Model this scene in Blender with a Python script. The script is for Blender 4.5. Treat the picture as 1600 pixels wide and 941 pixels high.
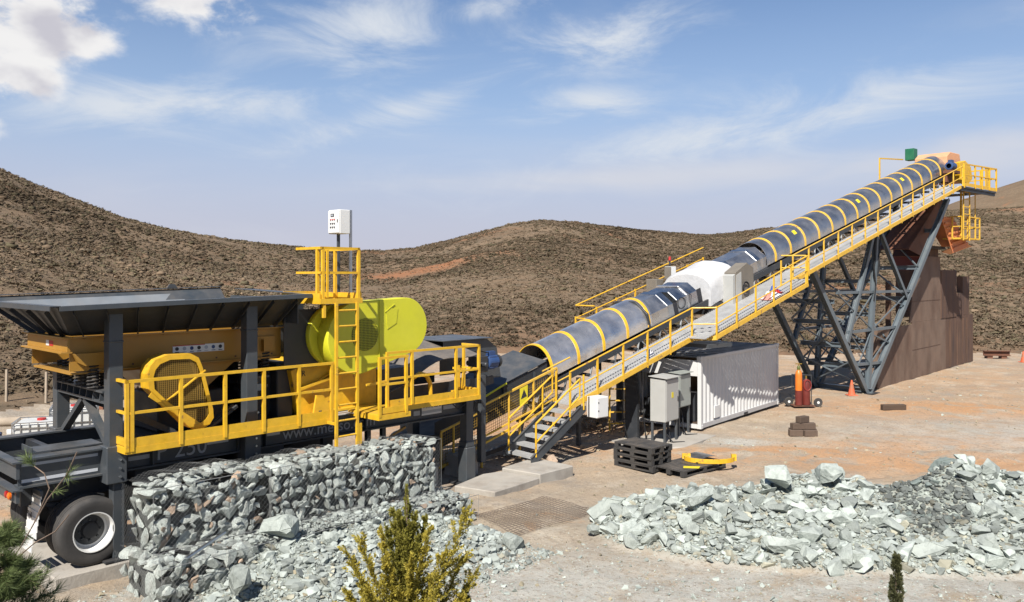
import bpy, bmesh, math, random
import numpy as np
from mathutils import Vector, Matrix, Euler
for _o in list(bpy.data.objects): bpy.data.objects.remove(_o)
scene = bpy.context.scene
COL = scene.collection
R = math.radians
random.seed(7); NR = np.random.default_rng(11)

# ------------------------------------------------------------------ camera
EYE = 4.6
cam = bpy.data.cameras.new('camera'); camo = bpy.data.objects.new('camera', cam); COL.objects.link(camo)
cam.sensor_width = 36; cam.lens = 28.8; cam.shift_y = -0.02406; cam.clip_start = 0.1; cam.clip_end = 6000
camo.location = (0, 0, EYE); camo.rotation_euler = (R(90), 0, 0); scene.camera = camo

# ------------------------------------------------------------------ sun and sky
SUN_EL = R(46); SAZ = (-0.30, -0.954)
sunv = Vector((SAZ[0]*math.cos(SUN_EL), SAZ[1]*math.cos(SUN_EL), math.sin(SUN_EL))).normalized()
sl = bpy.data.lights.new('sun', 'SUN'); sl.energy = 5.0; sl.angle = R(0.53); sl.color = (1.0, 0.955, 0.89)
so = bpy.data.objects.new('sun', sl); COL.objects.link(so); so.location = sunv*60
so.rotation_euler = (-sunv).to_track_quat('-Z', 'Y').to_euler()

world = bpy.data.worlds.new('World'); scene.world = world; world.use_nodes = True
def build_world():
    nt = world.node_tree; N = nt.nodes; L = nt.links; N.clear()
    out = N.new('ShaderNodeOutputWorld'); bg = N.new('ShaderNodeBackground'); bg.inputs[1].default_value = SKY_STR
    sky = N.new('ShaderNodeTexSky'); sky.sky_type = 'NISHITA'; sky.sun_disc = False
    sky.sun_elevation = SUN_EL; sky.sun_rotation = math.atan2(SAZ[0], SAZ[1]) % (2*math.pi)
    sky.altitude = 2200; sky.air_density = 1.0; sky.dust_density = 0.7; sky.ozone_density = 3.0
    tc = N.new('ShaderNodeTexCoord'); sep = N.new('ShaderNodeSeparateXYZ'); L.new(tc.outputs['Generated'], sep.inputs[0])
    def M(op, a, b=None, c=None, clamp=False):
        n = N.new('ShaderNodeMath'); n.operation = op; n.use_clamp = clamp
        for i, v in enumerate((a, b, c)):
            if v is None: continue
            if isinstance(v, (int, float)): n.inputs[i].default_value = v
            else: L.new(v, n.inputs[i])
        return n.outputs[0]
    def noise(vec, scale, det, rough, dist=0.0):
        n = N.new('ShaderNodeTexNoise'); n.inputs['Scale'].default_value = scale; n.inputs['Detail'].default_value = det
        n.inputs['Roughness'].default_value = rough; n.inputs['Distortion'].default_value = dist; L.new(vec, n.inputs['Vector'])
        return n.outputs['Fac']
    def ramp(f, a, b):
        n = N.new('ShaderNodeMapRange'); n.interpolation_type = 'SMOOTHSTEP'; L.new(f, n.inputs['Value'])
        n.inputs['From Min'].default_value = a; n.inputs['From Max'].default_value = b
        return n.outputs[0]
    az = M('ARCTAN2', sep.outputs['X'], sep.outputs['Y']); el = M('ARCSINE', sep.outputs['Z'])
    def patch(a0, e0, sa, se, tilt=0.0):   # soft elliptical weight around a sky direction
        da = M('SUBTRACT', az, a0); de = M('SUBTRACT', M('SUBTRACT', el, e0), M('MULTIPLY', da, tilt))
        q = M('ADD', M('POWER', M('ABSOLUTE', M('DIVIDE', da, sa)), 2.0), M('POWER', M('ABSOLUTE', M('DIVIDE', de, se)), 2.0))
        return M('EXPONENT', M('MULTIPLY', q, -1.0))
    def total(ps):
        t = ps[0]
        for p in ps[1:]: t = M('MAXIMUM', t, p)
        return t
    ce = N.new('ShaderNodeCombineXYZ'); L.new(az, ce.inputs[0]); L.new(el, ce.inputs[1])
    def mapped(sx, sy, rot, loc=(0, 0, 0)):
        mp = N.new('ShaderNodeMapping'); L.new(ce.outputs[0], mp.inputs['Vector']); mp.inputs['Rotation'].default_value = (0, 0, R(rot)); mp.inputs['Scale'].default_value = (sx, sy, 1); mp.inputs['Location'].default_value = loc
        return mp.outputs[0]
    fine = noise(mapped(5, 15, -12), 1.0, 7, 0.64, 0.7); soft = noise(mapped(2.2, 8, -9, (3, 1, 0)), 1.0, 5, 0.55, 0.5)
    cw_ = total([patch(-0.17, 0.290, .14, .055, .1), patch(0.115, 0.280, .14, .035, .10), patch(-.02, .322, .12, .022, .25), patch(-.14, .195, .16, .024, .30), patch(.29, .172, .34, .036, .17), patch(.09, .205, .09, .022), patch(-.4, .19, .2, .03, .1)])
    cirrus = M('MULTIPLY', ramp(M('ADD', fine, M('MULTIPLY', cw_, 0.20)), 0.50, 0.86), M('ADD', M('MULTIPLY', cw_, .74), .22))
    vw = total([patch(.50, .130, .22, .035, .12), patch(.10, .115, .45, .022, .04)])
    veil = M('MULTIPLY', ramp(M('ADD', soft, M('MULTIPLY', vw, .22)), .50, .78), M('ADD', M('MULTIPLY', vw, .66), .16))
    # fair-weather cumulus
    mp2 = N.new('ShaderNodeMapping'); L.new(tc.outputs['Generated'], mp2.inputs['Vector']); mp2.inputs['Scale'].default_value = (1, 1, 1.5); mp2.inputs['Location'].default_value = CUM_LOC
    cnz = noise(mp2.outputs[0], 11.0, 7, 0.58, 0.15)
    kw = total([patch(-.515, .262, .075, .045), patch(-.60, .26, .10, .075), patch(-.555, .205, .055, .028), patch(-.36, .302, .080, .036, -.12), patch(-.40, .335, .10, .04), patch(-.585, .15, .035, .03), patch(-1.0, .33, .2, .07)])
    cth = M('ADD', M('MULTIPLY', M('MULTIPLY', M('SUBTRACT', cnz, .5), 2.3), M('ADD', M('MULTIPLY', kw, .75), .25)), M('MULTIPLY', kw, 0.60))
    cum = ramp(cth, 0.20, 0.54)
    up_ = N.new('ShaderNodeVectorMath'); up_.operation = 'ADD'; L.new(mp2.outputs[0], up_.inputs[0]); up_.inputs[1].default_value = (-.02, 0, .05)
    shade = M('SUBTRACT', noise(up_.outputs[0], 11.0, 4, 0.5, 0.15), cnz)
    body = ramp(M('ADD', M('MULTIPLY', cth, .8), M('MULTIPLY', shade, 1.6)), 0.28, 0.72)
    hz = ramp(sep.outputs['Z'], 0.22, 0.02); hz2 = ramp(sep.outputs['Z'], 0.42, 0.10)
    def mix(f, a, b):
        n = N.new('ShaderNodeMix'); n.data_type = 'RGBA'; n.clamp_factor = True
        if isinstance(f, (int, float)): n.inputs[0].default_value = f
        else: L.new(f, n.inputs[0])
        for v, i in ((a, 6), (b, 7)):
            if isinstance(v, tuple): n.inputs[i].default_value = (*v, 1)
            else: L.new(v, n.inputs[i])
        return n.outputs[2]
    k = CLOUD
    tint = N.new('ShaderNodeMix'); tint.data_type = 'RGBA'; tint.blend_type = 'MULTIPLY'; tint.inputs[0].default_value = 1.0; L.new(sky.outputs[0], tint.inputs[6]); tint.inputs[7].default_value = (0.94, 1.02, 1.08, 1)
    c = mix(M('MULTIPLY', hz2, .66), tint.outputs[2], (3.8, 4.75, 6.15)); c = mix(M('MULTIPLY', hz, HAZE_F), c, HAZE_C)
    c = mix(veil, c, (k*0.80, k*0.82, k*0.90))
    c = mix(cirrus, c, (k*0.86, k*0.91, k*0.98))
    cc = mix(body, (k*1.10, k*1.08, k*1.06), (k*0.72, k*0.70, k*0.76))
    c = mix(M('MULTIPLY', cum, 0.94), c, cc)
    L.new(c, bg.inputs[0]); L.new(bg.outputs[0], out.inputs[0])
SKY_STR = 0.074; CLOUD = 6.9; HAZE_F = 0.90; HAZE_C = (4.55, 4.5, 5.35); CUM_LOC = (0.35, 0.1, 0.12)
build_world()
vs = scene.view_settings
vs.view_transform = 'Standard'; vs.look = 'None'; vs.exposure = 0.72; vs.gamma = 1.0; vs.use_curve_mapping = False
scene.render.engine = 'CYCLES'
scene.cycles.max_bounces = 6; scene.cycles.diffuse_bounces = 3; scene.cycles.glossy_bounces = 3; scene.cycles.transmission_bounces = 2

# ------------------------------------------------------------------ materials
MATS = {}
def mat(name, col, rough=0.6, metal=0.0, var=0.12, scale=3.0, bump=0.0, bscale=30.0, dust=0.0, col2=None, c2=(0.5, 0.62),
        spec=0.5, rand=0.0, attr=None, stretch=None, coat=0.0, dcol=(0.42, 0.33, 0.24), translucent=0.0):
    if name in MATS: return MATS[name]
    m = bpy.data.materials.new(name); m.use_nodes = True; MATS[name] = m
    nt = m.node_tree; N = nt.nodes; L = nt.links; b = N['Principled BSDF']
    b.inputs['Roughness'].default_value = rough; b.inputs['Metallic'].default_value = metal
    b.inputs['Specular IOR Level'].default_value = spec
    if coat: b.inputs['Coat Weight'].default_value = coat; b.inputs['Coat Roughness'].default_value = 0.25
    tc = N.new('ShaderNodeTexCoord'); vec = tc.outputs['Object']
    if stretch:
        mp = N.new('ShaderNodeMapping'); mp.inputs['Scale'].default_value = stretch; L.new(vec, mp.inputs[0]); svec = mp.outputs[0]
    else: svec = vec
    nz = N.new('ShaderNodeTexNoise'); nz.inputs['Scale'].default_value = scale; nz.inputs['Detail'].default_value = 6; nz.inputs['Roughness'].default_value = 0.6
    L.new(svec, nz.inputs['Vector'])
    mr = N.new('ShaderNodeMapRange'); mr.inputs['From Min'].default_value = 0.25; mr.inputs['From Max'].default_value = 0.75
    mr.inputs['To Min'].default_value = 1-var; mr.inputs['To Max'].default_value = 1+var; L.new(nz.outputs['Fac'], mr.inputs['Value'])
    def mixn(f, a, bb, typ='MIX'):
        n = N.new('ShaderNodeMix'); n.data_type = 'RGBA'; n.blend_type = typ
        if isinstance(f, (int, float)): n.inputs[0].default_value = f
        else: L.new(f, n.inputs[0])
        for v, i in ((a, 6), (bb, 7)):
            if isinstance(v, tuple): n.inputs[i].default_value = (*v[:3], 1)
            else: L.new(v, n.inputs[i])
        return n.outputs[2]
    ALB = 0.92 if metal > .4 else 0.78
    base = tuple(c*ALB for c in col); dcol = tuple(c*.8 for c in dcol)
    if col2 is not None: col2 = tuple(c*ALB for c in col2)
    if col2 is not None:
        n2 = N.new('ShaderNodeTexNoise'); n2.inputs['Scale'].default_value = scale*0.55; n2.inputs['Detail'].default_value = 8; n2.inputs['Roughness'].default_value = 0.65
        L.new(svec, n2.inputs['Vector'])
        m2 = N.new('ShaderNodeMapRange'); m2.inputs['From Min'].default_value = c2[0]; m2.inputs['From Max'].default_value = c2[1]
        L.new(n2.outputs['Fac'], m2.inputs['Value']); base = mixn(m2.outputs[0], base, tuple(col2))
    if attr:
        at = N.new('ShaderNodeAttribute'); at.attribute_name = attr
        base = mixn(1.0, base, at.outputs['Color'], 'MULTIPLY')
    if rand:
        oi = N.new('ShaderNodeObjectInfo'); r1 = N.new('ShaderNodeMapRange'); r1.inputs['To Min'].default_value = 1-rand; r1.inputs['To Max'].default_value = 1+rand
        L.new(oi.outputs['Random'], r1.inputs['Value']); base = mixn(1.0, base, r1.outputs[0], 'MULTIPLY')
    cfin = mixn(1.0, base, mr.outputs[0], 'MULTIPLY')
    if dust:
        ge = N.new('ShaderNodeNewGeometry'); sp = N.new('ShaderNodeSeparateXYZ'); L.new(ge.outputs['Normal'], sp.inputs[0])
        dm = N.new('ShaderNodeMapRange'); dm.inputs['From Min'].default_value = -0.2; dm.inputs['From Max'].default_value = 0.95
        dm.inputs['To Min'].default_value = 0.25; dm.inputs['To Max'].default_value = 1.0; L.new(sp.outputs['Z'], dm.inputs['Value'])
        dn = N.new('ShaderNodeTexNoise'); dn.inputs['Scale'].default_value = 2.3; dn.inputs['Detail'].default_value = 9; dn.inputs['Roughness'].default_value = 0.7
        L.new(vec, dn.inputs['Vector'])
        dr = N.new('ShaderNodeMapRange'); dr.inputs['From Min'].default_value = 0.35; dr.inputs['From Max'].default_value = 0.72
        dr.inputs['To Max'].default_value = dust; L.new(dn.outputs['Fac'], dr.inputs['Value'])
        mm = N.new('ShaderNodeMath'); mm.operation = 'MULTIPLY'; L.new(dm.outputs[0], mm.inputs[0]); L.new(dr.outputs[0], mm.inputs[1])
        cfin = mixn(mm.outputs[0], cfin, dcol)
    L.new(cfin, b.inputs['Base Color'])
    rr = N.new('ShaderNodeMapRange'); rr.inputs['From Min'].default_value = 0.3; rr.inputs['From Max'].default_value = 0.7
    rr.inputs['To Min'].default_value = max(0.03, rough-0.1); rr.inputs['To Max'].default_value = min(1, rough+0.1)
    L.new(nz.outputs['Fac'], rr.inputs['Value']); L.new(rr.outputs[0], b.inputs['Roughness'])
    if bump:
        bn = N.new('ShaderNodeTexNoise'); bn.inputs['Scale'].default_value = bscale; bn.inputs['Detail'].default_value = 5; L.new(vec, bn.inputs['Vector'])
        bp = N.new('ShaderNodeBump'); bp.inputs['Strength'].default_value = bump; bp.inputs['Distance'].default_value = 0.03
        L.new(bn.outputs['Fac'], bp.inputs['Height']); L.new(bp.outputs[0], b.inputs['Normal'])
    if translucent:
        tr = N.new('ShaderNodeBsdfTranslucent'); L.new(cfin, tr.inputs[0]); ms = N.new('ShaderNodeMixShader'); ms.inputs[0].default_value = translucent
        L.new(b.outputs[0], ms.inputs[1]); L.new(tr.outputs[0], ms.inputs[2]); L.new(ms.outputs[0], N['Material Output'].inputs[0])
    return m

SLATE = mat('slate_paint', (0.052, 0.064, 0.075), 0.42, 0, 0.10, 2.5, dust=0.22)
DARK = mat('dark_steel', (0.028, 0.033, 0.040), 0.5, 0, 0.15, 3, dust=0.12)
TOWER = mat('tower_paint', (0.125, 0.158, 0.18), 0.36, 0, 0.12, 1.5, dust=0.2)
YEL = mat('safety_yellow_paint', (0.82, 0.47, 0.016), 0.45, 0, 0.16, 7, dust=0.26, col2=(0.30, 0.15, 0.05), c2=(0.62, 0.68))
YEL2 = mat('faded_yellow_paint', (0.82, 0.49, 0.045), 0.52, 0, 0.16, 7, dust=0.3, col2=(0.32, 0.17, 0.06), c2=(0.60, 0.67))
OCH = mat('ochre_paint', (0.44, 0.225, 0.028), 0.45, 0, 0.10, 2.5, dust=0.2)
LIME = mat('lime_paint', (0.70, 0.68, 0.03), 0.45, 0, 0.07, 3, dust=0.16)
GALV = mat('galvanised_sheet', (0.66, 0.62, 0.57), 0.32, 0.94, 0.16, 2.2, dust=0.16, col2=(0.50, 0.50, 0.50), dcol=(0.62, 0.60, 0.56))
GALVD = mat('dusty_galvanised_sheet', (0.82, 0.78, 0.72), 0.30, 0.88, 0.16, 2.2, dust=0.62, col2=(0.52, 0.55, 0.59), dcol=(0.78, 0.70, 0.67))
STEEL = mat('bright_steel', (0.55, 0.57, 0.58), 0.34, 1.0, 0.12, 3, dust=0.2)
TREAD = mat('stair_tread', (0.40, 0.41, 0.41), 0.5, 0.0, 0.15, 5, dust=0.3)
GRATE = mat('grating_steel', (0.50, 0.505, 0.50), 0.5, 0.2, 0.15, 3, dust=0.3)
WHITE = mat('white_paint', (0.80, 0.80, 0.77), 0.45, 0, 0.05, 2, dust=0.10)
WHITEC = mat('container_white', (0.70, 0.70, 0.68), 0.5, 0, 0.06, 1.5, dust=0.12, dcol=(0.45, 0.30, 0.18), stretch=(1, 1, .3))
CABG = mat('cabinet_grey', (0.46, 0.46, 0.43), 0.5, 0, 0.06, 2, dust=0.15)
TARP = mat('white_tarpaulin', (0.60, 0.60, 0.595), 0.6, 0, 0.08, 4, bump=0.6, bscale=6, dust=.15)
RUB = mat('black_rubber', (0.034, 0.033, 0.032), 0.8, 0, 0.2, 6, dust=0.4, dcol=(.22,.19,.16))
BELT = mat('belt_rubber', (0.10, 0.095, 0.09), 0.75, 0, 0.2, 3, dust=0.4)
RUST = mat('rusty_plate', (0.205, 0.138, 0.098), 0.75, 0, 0.26, 1.2, col2=(0.125, 0.070, 0.045), c2=(0.44, 0.70), bump=0.15, bscale=14, stretch=(1.2, 1.2, 0.55))
RUSTD = mat('dark_rust', (0.13, 0.072, 0.045), 0.8, 0, 0.4, 2.2, col2=(0.085, 0.05, 0.04), stretch=(1.6, 1.6, 0.3))
RUSTB = mat('rust_brown_chute', (0.17, 0.070, 0.038), 0.7, 0, 0.2, 1.6, col2=(0.10, 0.045, 0.03))
ORNG = mat('orange_primer', (0.72, 0.26, 0.10), 0.6, 0, 0.12, 2, dust=0.15)
PEACH = mat('faded_orange_primer', (0.74, 0.38, 0.20), 0.6, 0, 0.10, 2, dust=0.15)
CONC = mat('concrete', (0.42, 0.39, 0.34), 0.85, 0, 0.14, 2.2, bump=0.25, bscale=22, col2=(0.33, 0.30, 0.26), dust=0.25)
PLAST = mat('black_plastic', (0.040, 0.042, 0.044), 0.55, 0, 0.12, 4, dust=0.30)
BLUE = mat('motor_blue', (0.03, 0.075, 0.20), 0.4, 0, 0.1, 4, dust=0.1)
GREEN = mat('green_paint', (0.015, 0.16, 0.075), 0.45, 0, 0.1, 4, dust=0.1)
RED = mat('red_paint', (0.50, 0.03, 0.025), 0.5, 0, 0.1, 4)
REDG = mat('red_lens', (0.35, 0.02, 0.015), 0.15, 0, 0.05, 4)
AMB = mat('amber_lens', (0.75, 0.16, 0.01), 0.15, 0, 0.05, 4)
BLKI = mat('black_ink', (0.03, 0.03, 0.035), 0.6, 0, 0.05)
WHI = mat('white_lettering', (0.62, 0.64, 0.66), 0.35, 0, 0.06)
REFL = mat('grey_reflective_tape', (0.40, 0.43, 0.47), 0.35, 0, 0.08)
CYLO = mat('orange_cylinder', (0.78, 0.20, 0.02), 0.4, 0, 0.12, 4, dust=0.12)
CYLR = mat('maroon_cylinder', (0.16, 0.025, 0.02), 0.4, 0, 0.15, 4, dust=0.12)
CONE = mat('cone_orange', (0.70, 0.13, 0.045), 0.6, 0, 0.12, 5, dust=0.3)
BRICKM = mat('brown_brick', (0.115, 0.078, 0.055), 0.9, 0, 0.2, 9, bump=0.4, bscale=30, rand=0.2)
TIMB = mat('dark_timber', (0.085, 0.055, 0.035), 0.85, 0, 0.25, 6, stretch=(0.4, 4, 4), bump=0.3)
WIRE = mat('wire_galv', (0.22, 0.225, 0.22), 0.6, 0.0, 0.1)
REBAR = mat('rusty_wire_mesh', (0.20, 0.155, 0.12), 0.8, 0.2, 0.2)
ROCK = mat('pale_green_rock', (0.425, 0.465, 0.42), 0.85, 0, 0.20, 5.5, bump=0.5, bscale=16, col2=(0.22, 0.25, 0.225), c2=(0.46, 0.64), rand=0.34, dust=.3, dcol=(.5, .5, .45))
ROCKG = mat('weathered_gabion_rock', (0.415, 0.45, 0.41), 0.85, 0, 0.24, 7, bump=0.55, bscale=18, col2=(0.30, 0.31, 0.28), c2=(0.46, 0.62), rand=0.3)
ROCKS = mat('rubble_rock', (0.445, 0.485, 0.44), 0.85, 0, 0.18, 6, bump=0.4, bscale=20, attr='tint')
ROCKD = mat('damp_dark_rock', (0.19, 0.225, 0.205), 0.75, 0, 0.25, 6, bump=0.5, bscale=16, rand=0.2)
ROCKT = mat('tan_rock', (0.42, 0.31, 0.22), 0.85, 0, 0.2, 6, bump=0.5, bscale=16, rand=0.2)
FILL = mat('gap_shade_fill', (0.09, 0.093, 0.085), 0.95, 0, 0.3, 8, bump=0.8, bscale=12)  # darkened to paint the shade in the gaps between stones
SHRUB = mat('hill_shrub_leaf', (1, 1, 1), 0.9, 0, 0.22, 4, attr='tint', spec=0.05, bump=0.5, bscale=5)
WOOD = mat('weathered_wood', (0.42, 0.34, 0.25), 0.85, 0, 0.2, 5)
BARK = mat('twig_bark', (0.20, 0.14, 0.10), 0.9, 0, 0.2, 12)
LEAF = mat('conifer_leaf', (1, 1, 1), 0.65, 0, 0.1, 6, attr='tint', spec=0.3, translucent=0.25)
SIGNY = mat('sign_yellow', (0.82, 0.68, 0.03), 0.45, 0, 0.04)
DRUM = mat('drum_blue', (0.02, 0.045, 0.16), 0.45, 0, 0.1)
IBCP = mat('tote_plastic', (0.78, 0.78, 0.74), 0.5, 0, 0.05, 3, translucent=0.2)
MESHB = mat('guard_mesh_wire', (0.35, 0.22, 0.045), 0.6, 0.2, 0.15)
CABLE = mat('cable_black', (0.015, 0.015, 0.016), 0.6)

# ------------------------------------------------------------------ mesh helpers
class MB:
    def __init__(s): s.v = []; s.f = []
    def add(s, vs, fs):
        o = len(s.v); s.v += [tuple(v) for v in vs]; s.f += [tuple(i+o for i in f) for f in fs]; return s
    def box(s, x0, x1, y0, y1, z0, z1):
        return s.add([(x0,y0,z0),(x1,y0,z0),(x1,y1,z0),(x0,y1,z0),(x0,y0,z1),(x1,y0,z1),(x1,y1,z1),(x0,y1,z1)],
                     [(3,2,1,0),(4,5,6,7),(0,1,5,4),(1,2,6,5),(2,3,7,6),(3,0,4,7)])
    def beam(s, p, q, w, h=None, up=(0,0,1)):
        h = h or w; p = Vector(p); q = Vector(q); d = (q-p).normalized(); u = Vector(up)
        if abs(d.dot(u)) > 0.98: u = Vector((1,0,0))
        a = d.cross(u).normalized(); b = a.cross(d).normalized()
        vs = []
        for c in (p, q):
            for sa, sb in ((-1,-1),(1,-1),(1,1),(-1,1)): vs.append(c+a*(sa*w/2)+b*(sb*h/2))
        return s.add(vs, [(3,2,1,0),(4,5,6,7),(0,1,5,4),(1,2,6,5),(2,3,7,6),(3,0,4,7)])
    def ibeam(s, p, q, w, h, t=0.02, up=(0,0,1)):
        p = Vector(p); q = Vector(q); d = (q-p).normalized(); u = Vector(up)
        if abs(d.dot(u)) > 0.98: u = Vector((1,0,0))
        b = d.cross(u).normalized().cross(d).normalized()
        s.beam(p, q, t, h-2*t-0.002, up); s.beam(p+b*(h/2-t/2), q+b*(h/2-t/2), w, t, up); s.beam(p-b*(h/2-t/2), q-b*(h/2-t/2), w, t, up); return s
    def tube(s, p, q, r, n=8, r2=None, cap=True):
        r2 = r if r2 is None else r2; p = Vector(p); q = Vector(q); d = (q-p).normalized()
        u = Vector((0,0,1)) if abs(d.z) < 0.95 else Vector((1,0,0)); a = d.cross(u).normalized(); b = a.cross(d)
        vs = [p+(a*math.cos(2*math.pi*i/n)+b*math.sin(2*math.pi*i/n))*r for i in range(n)]+[q+(a*math.cos(2*math.pi*i/n)+b*math.sin(2*math.pi*i/n))*r2 for i in range(n)]
        fs = [(i,(i+1)%n,n+(i+1)%n,n+i) for i in range(n)]
        fs = [tuple(reversed(f)) for f in fs]
        if cap: fs += [tuple(range(n)), tuple(reversed(range(n,2*n)))]
        return s.add(vs, fs)
    def path(s, pts, r, n=6):
        for a, b in zip(pts[:-1], pts[1:]): s.tube(a, b, r, n)
        return s
    def prism(s, poly, axis, a, b):
        # poly: 2d points; axis 'y': (x,z) extruded in y from a to b; 'x': (y,z); 'z': (x,y)
        def P(u, v, w): return {'y': (u, w, v), 'x': (w, u, v), 'z': (u, v, w)}[axis]
        n = len(poly); vs = [P(u, v, a) for u, v in poly]+[P(u, v, b) for u, v in poly]
        return s.add(vs, [tuple(range(n)), tuple(reversed(range(n, 2*n)))]+[(i, n+i, n+(i+1)%n, (i+1)%n) for i in range(n)])
    def plate(s, pts, t):
        # planar polygon in 3d thickened along its normal
        P = [Vector(p) for p in pts]; nrm = (P[1]-P[0]).cross(P[2]-P[0]).normalized()*t/2; n = len(P)
        return s.add([p-nrm for p in P]+[p+nrm for p in P], [tuple(reversed(range(n))), tuple(range(n, 2*n))]+[(i, (i+1)%n, n+(i+1)%n, n+i) for i in range(n)])
    def lathe(s, prof, c, axis='z', n=24):
        # prof: list of (r, h) along the axis from c
        vs = []; c = Vector(c)
        for r, h in prof:
            for i in range(n):
                a = 2*math.pi*i/n; u, v = r*math.cos(a), r*math.sin(a)
                vs.append(c+Vector({'z': (u, v, h), 'y': (u, h, v), 'x': (h, u, v)}[axis]))
        fs = []
        for j in range(len(prof)-1):
            for i in range(n): fs.append((j*n+i, j*n+(i+1)%n, (j+1)*n+(i+1)%n, (j+1)*n+i))
        return s.add(vs, fs)
    def build(s, name, m, parent=None, smooth=False, bevel=0.0, kind=None):
        me = bpy.data.meshes.new(name); me.from_pydata(s.v, [], s.f); me.validate()
        bm = bmesh.new(); bm.from_mesh(me); bmesh.ops.recalc_face_normals(bm, faces=bm.faces)
        if bevel:
            es = [e for e in bm.edges if len(e.link_faces) == 2 and e.calc_face_angle(0) > 0.6]
            bmesh.ops.bevel(bm, geom=es, offset=bevel, segments=1, affect='EDGES', clamp_overlap=True)
        if smooth:
            for f in bm.faces: f.smooth = True
            for e in bm.edges:
                if len(e.link_faces) != 2 or e.calc_face_angle(0) > 0.7: e.smooth = False
        bm.to_mesh(me); bm.free()
        me.materials.append(m)
        return link(name, me, parent, kind)
def link(name, me, parent=None, kind=None):
    o = bpy.data.objects.new(name, me); COL.objects.link(o)
    if parent is not None: o.parent = parent
    if kind: o['kind'] = kind
    return o
def thing(name, label, cat, loc=(0,0,0), rz=0.0, group=None):
    o = bpy.data.objects.new(name, None); COL.objects.link(o); o.empty_display_size = 0.3
    o.location = loc; o.rotation_euler = (0, 0, rz); return tag(o, label, cat, group)
def tag(o, label, cat, group=None, kind=None):
    o['label'] = label; o['category'] = cat
    if group: o['group'] = group
    if kind: o['kind'] = kind
    return o
def part(name, m, parent, fn, **k):
    b = MB(); fn(b); return b.build(name, m, parent, **k)
def box(name, m, parent, *a, **k): return MB().box(*a).build(name, m, parent, **k)
def beam(name, m, parent, p, q, w, h=None, **k): return MB().beam(p, q, w, h).build(name, m, parent, **k)
def lerp(a, b, t): return a+(b-a)*t
def text(name, body, size, m, parent, mtx, ext=0.003, sx=1.0):
    cu = bpy.data.curves.new('text_curve', 'FONT'); cu.body = body; cu.size = size; cu.extrude = ext; cu.align_x = 'LEFT'; cu.resolution_u = 3
    o = bpy.data.objects.new('text_tmp', cu); COL.objects.link(o); bpy.context.view_layer.update()
    me = bpy.data.meshes.new_from_object(o.evaluated_get(bpy.context.evaluated_depsgraph_get()))
    bpy.data.objects.remove(o); bpy.data.curves.remove(cu)
    me.transform(Matrix.Diagonal((sx, 1, 1, 1))); me.transform(mtx); me.materials.clear(); me.materials.append(m)
    return link(name, me, parent)
def face_y(x, y, z): # lettering that faces local -y, reading along +x
    return Matrix.Translation((x, y, z)) @ Matrix.Rotation(R(90), 4, 'X')
def face_nx(x, y, z): # lettering that faces local -x (reads towards -y)
    return Matrix.Translation((x, y, z)) @ Matrix.Rotation(R(-90), 4, 'Z') @ Matrix.Rotation(R(90), 4, 'X')

# numpy value noise
def _h(ix, iy, s):
    n = (ix.astype(np.int64)*374761393 + iy.astype(np.int64)*668265263 + s*982451653) & 0x7fffffff
    n = ((n ^ (n >> 13))*1274126177) & 0x7fffffff
    return ((n ^ (n >> 16)) & 0xffff)/65535.0
def vn(x, y, s=0):
    x = np.asarray(x, float); y = np.asarray(y, float); ix = np.floor(x); iy = np.floor(y); fx = x-ix; fy = y-iy
    fx = fx*fx*(3-2*fx); fy = fy*fy*(3-2*fy)
    a = _h(ix, iy, s); b = _h(ix+1, iy, s); c = _h(ix, iy+1, s); d = _h(ix+1, iy+1, s)
    return (a*(1-fx)+b*fx)*(1-fy)+(c*(1-fx)+d*fx)*fy
def fbm(x, y, o=4, s=0):
    t = 0; a = 0.5; f = 1.0; w = 0
    for i in range(o): t = t+a*vn(np.asarray(x)*f, np.asarray(y)*f, s+i*17); w += a; a *= 0.5; f *= 2.03
    return t/w
def sstep(a, b, x):
    t = np.clip((np.asarray(x, float)-a)/(b-a), 0, 1); return t*t*(3-2*t)
def np_mesh(name, V, Fc, m, cols=None, smooth=False, parent=None, kind=None):
    # V (n,3), Fc (k,3) or (k,4) int
    me = bpy.data.meshes.new(name); n = len(V); k, w = Fc.shape
    me.vertices.add(n); me.vertices.foreach_set('co', np.ascontiguousarray(V, dtype=np.float32).ravel())
    me.loops.add(k*w); me.loops.foreach_set('vertex_index', np.ascontiguousarray(Fc, dtype=np.int32).ravel())
    me.polygons.add(k); me.polygons.foreach_set('loop_start', np.arange(0, k*w, w, dtype=np.int32)); me.polygons.foreach_set('loop_total', np.full(k, w, np.int32))
    me.polygons.foreach_set('use_smooth', np.full(k, bool(smooth)))
    me.update(calc_edges=True)
    if cols is not None:
        at = me.color_attributes.new('tint', 'FLOAT_COLOR', 'POINT')
        c = np.ones((n, 4), np.float32); c[:, :3] = cols; at.data.foreach_set('color', c.ravel())
    me.materials.append(m); return link(name, me, parent, kind)
def rotmats(n, full=True):
    a = NR.uniform(0, 2*np.pi, n); Rz = np.zeros((n,3,3)); Rz[:,0,0]=np.cos(a); Rz[:,0,1]=-np.sin(a); Rz[:,1,0]=np.sin(a); Rz[:,1,1]=np.cos(a); Rz[:,2,2]=1
    if not full: return Rz
    b = NR.normal(0, 0.45, n); Rx = np.zeros((n,3,3)); Rx[:,0,0]=1; Rx[:,1,1]=np.cos(b); Rx[:,1,2]=-np.sin(b); Rx[:,2,1]=np.sin(b); Rx[:,2,2]=np.cos(b)
    c = NR.uniform(0, 2*np.pi, n); R2 = np.zeros((n,3,3)); R2[:,0,0]=np.cos(c); R2[:,0,1]=-np.sin(c); R2[:,1,0]=np.sin(c); R2[:,1,1]=np.cos(c); R2[:,2,2]=1
    return Rz @ Rx @ R2
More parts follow.
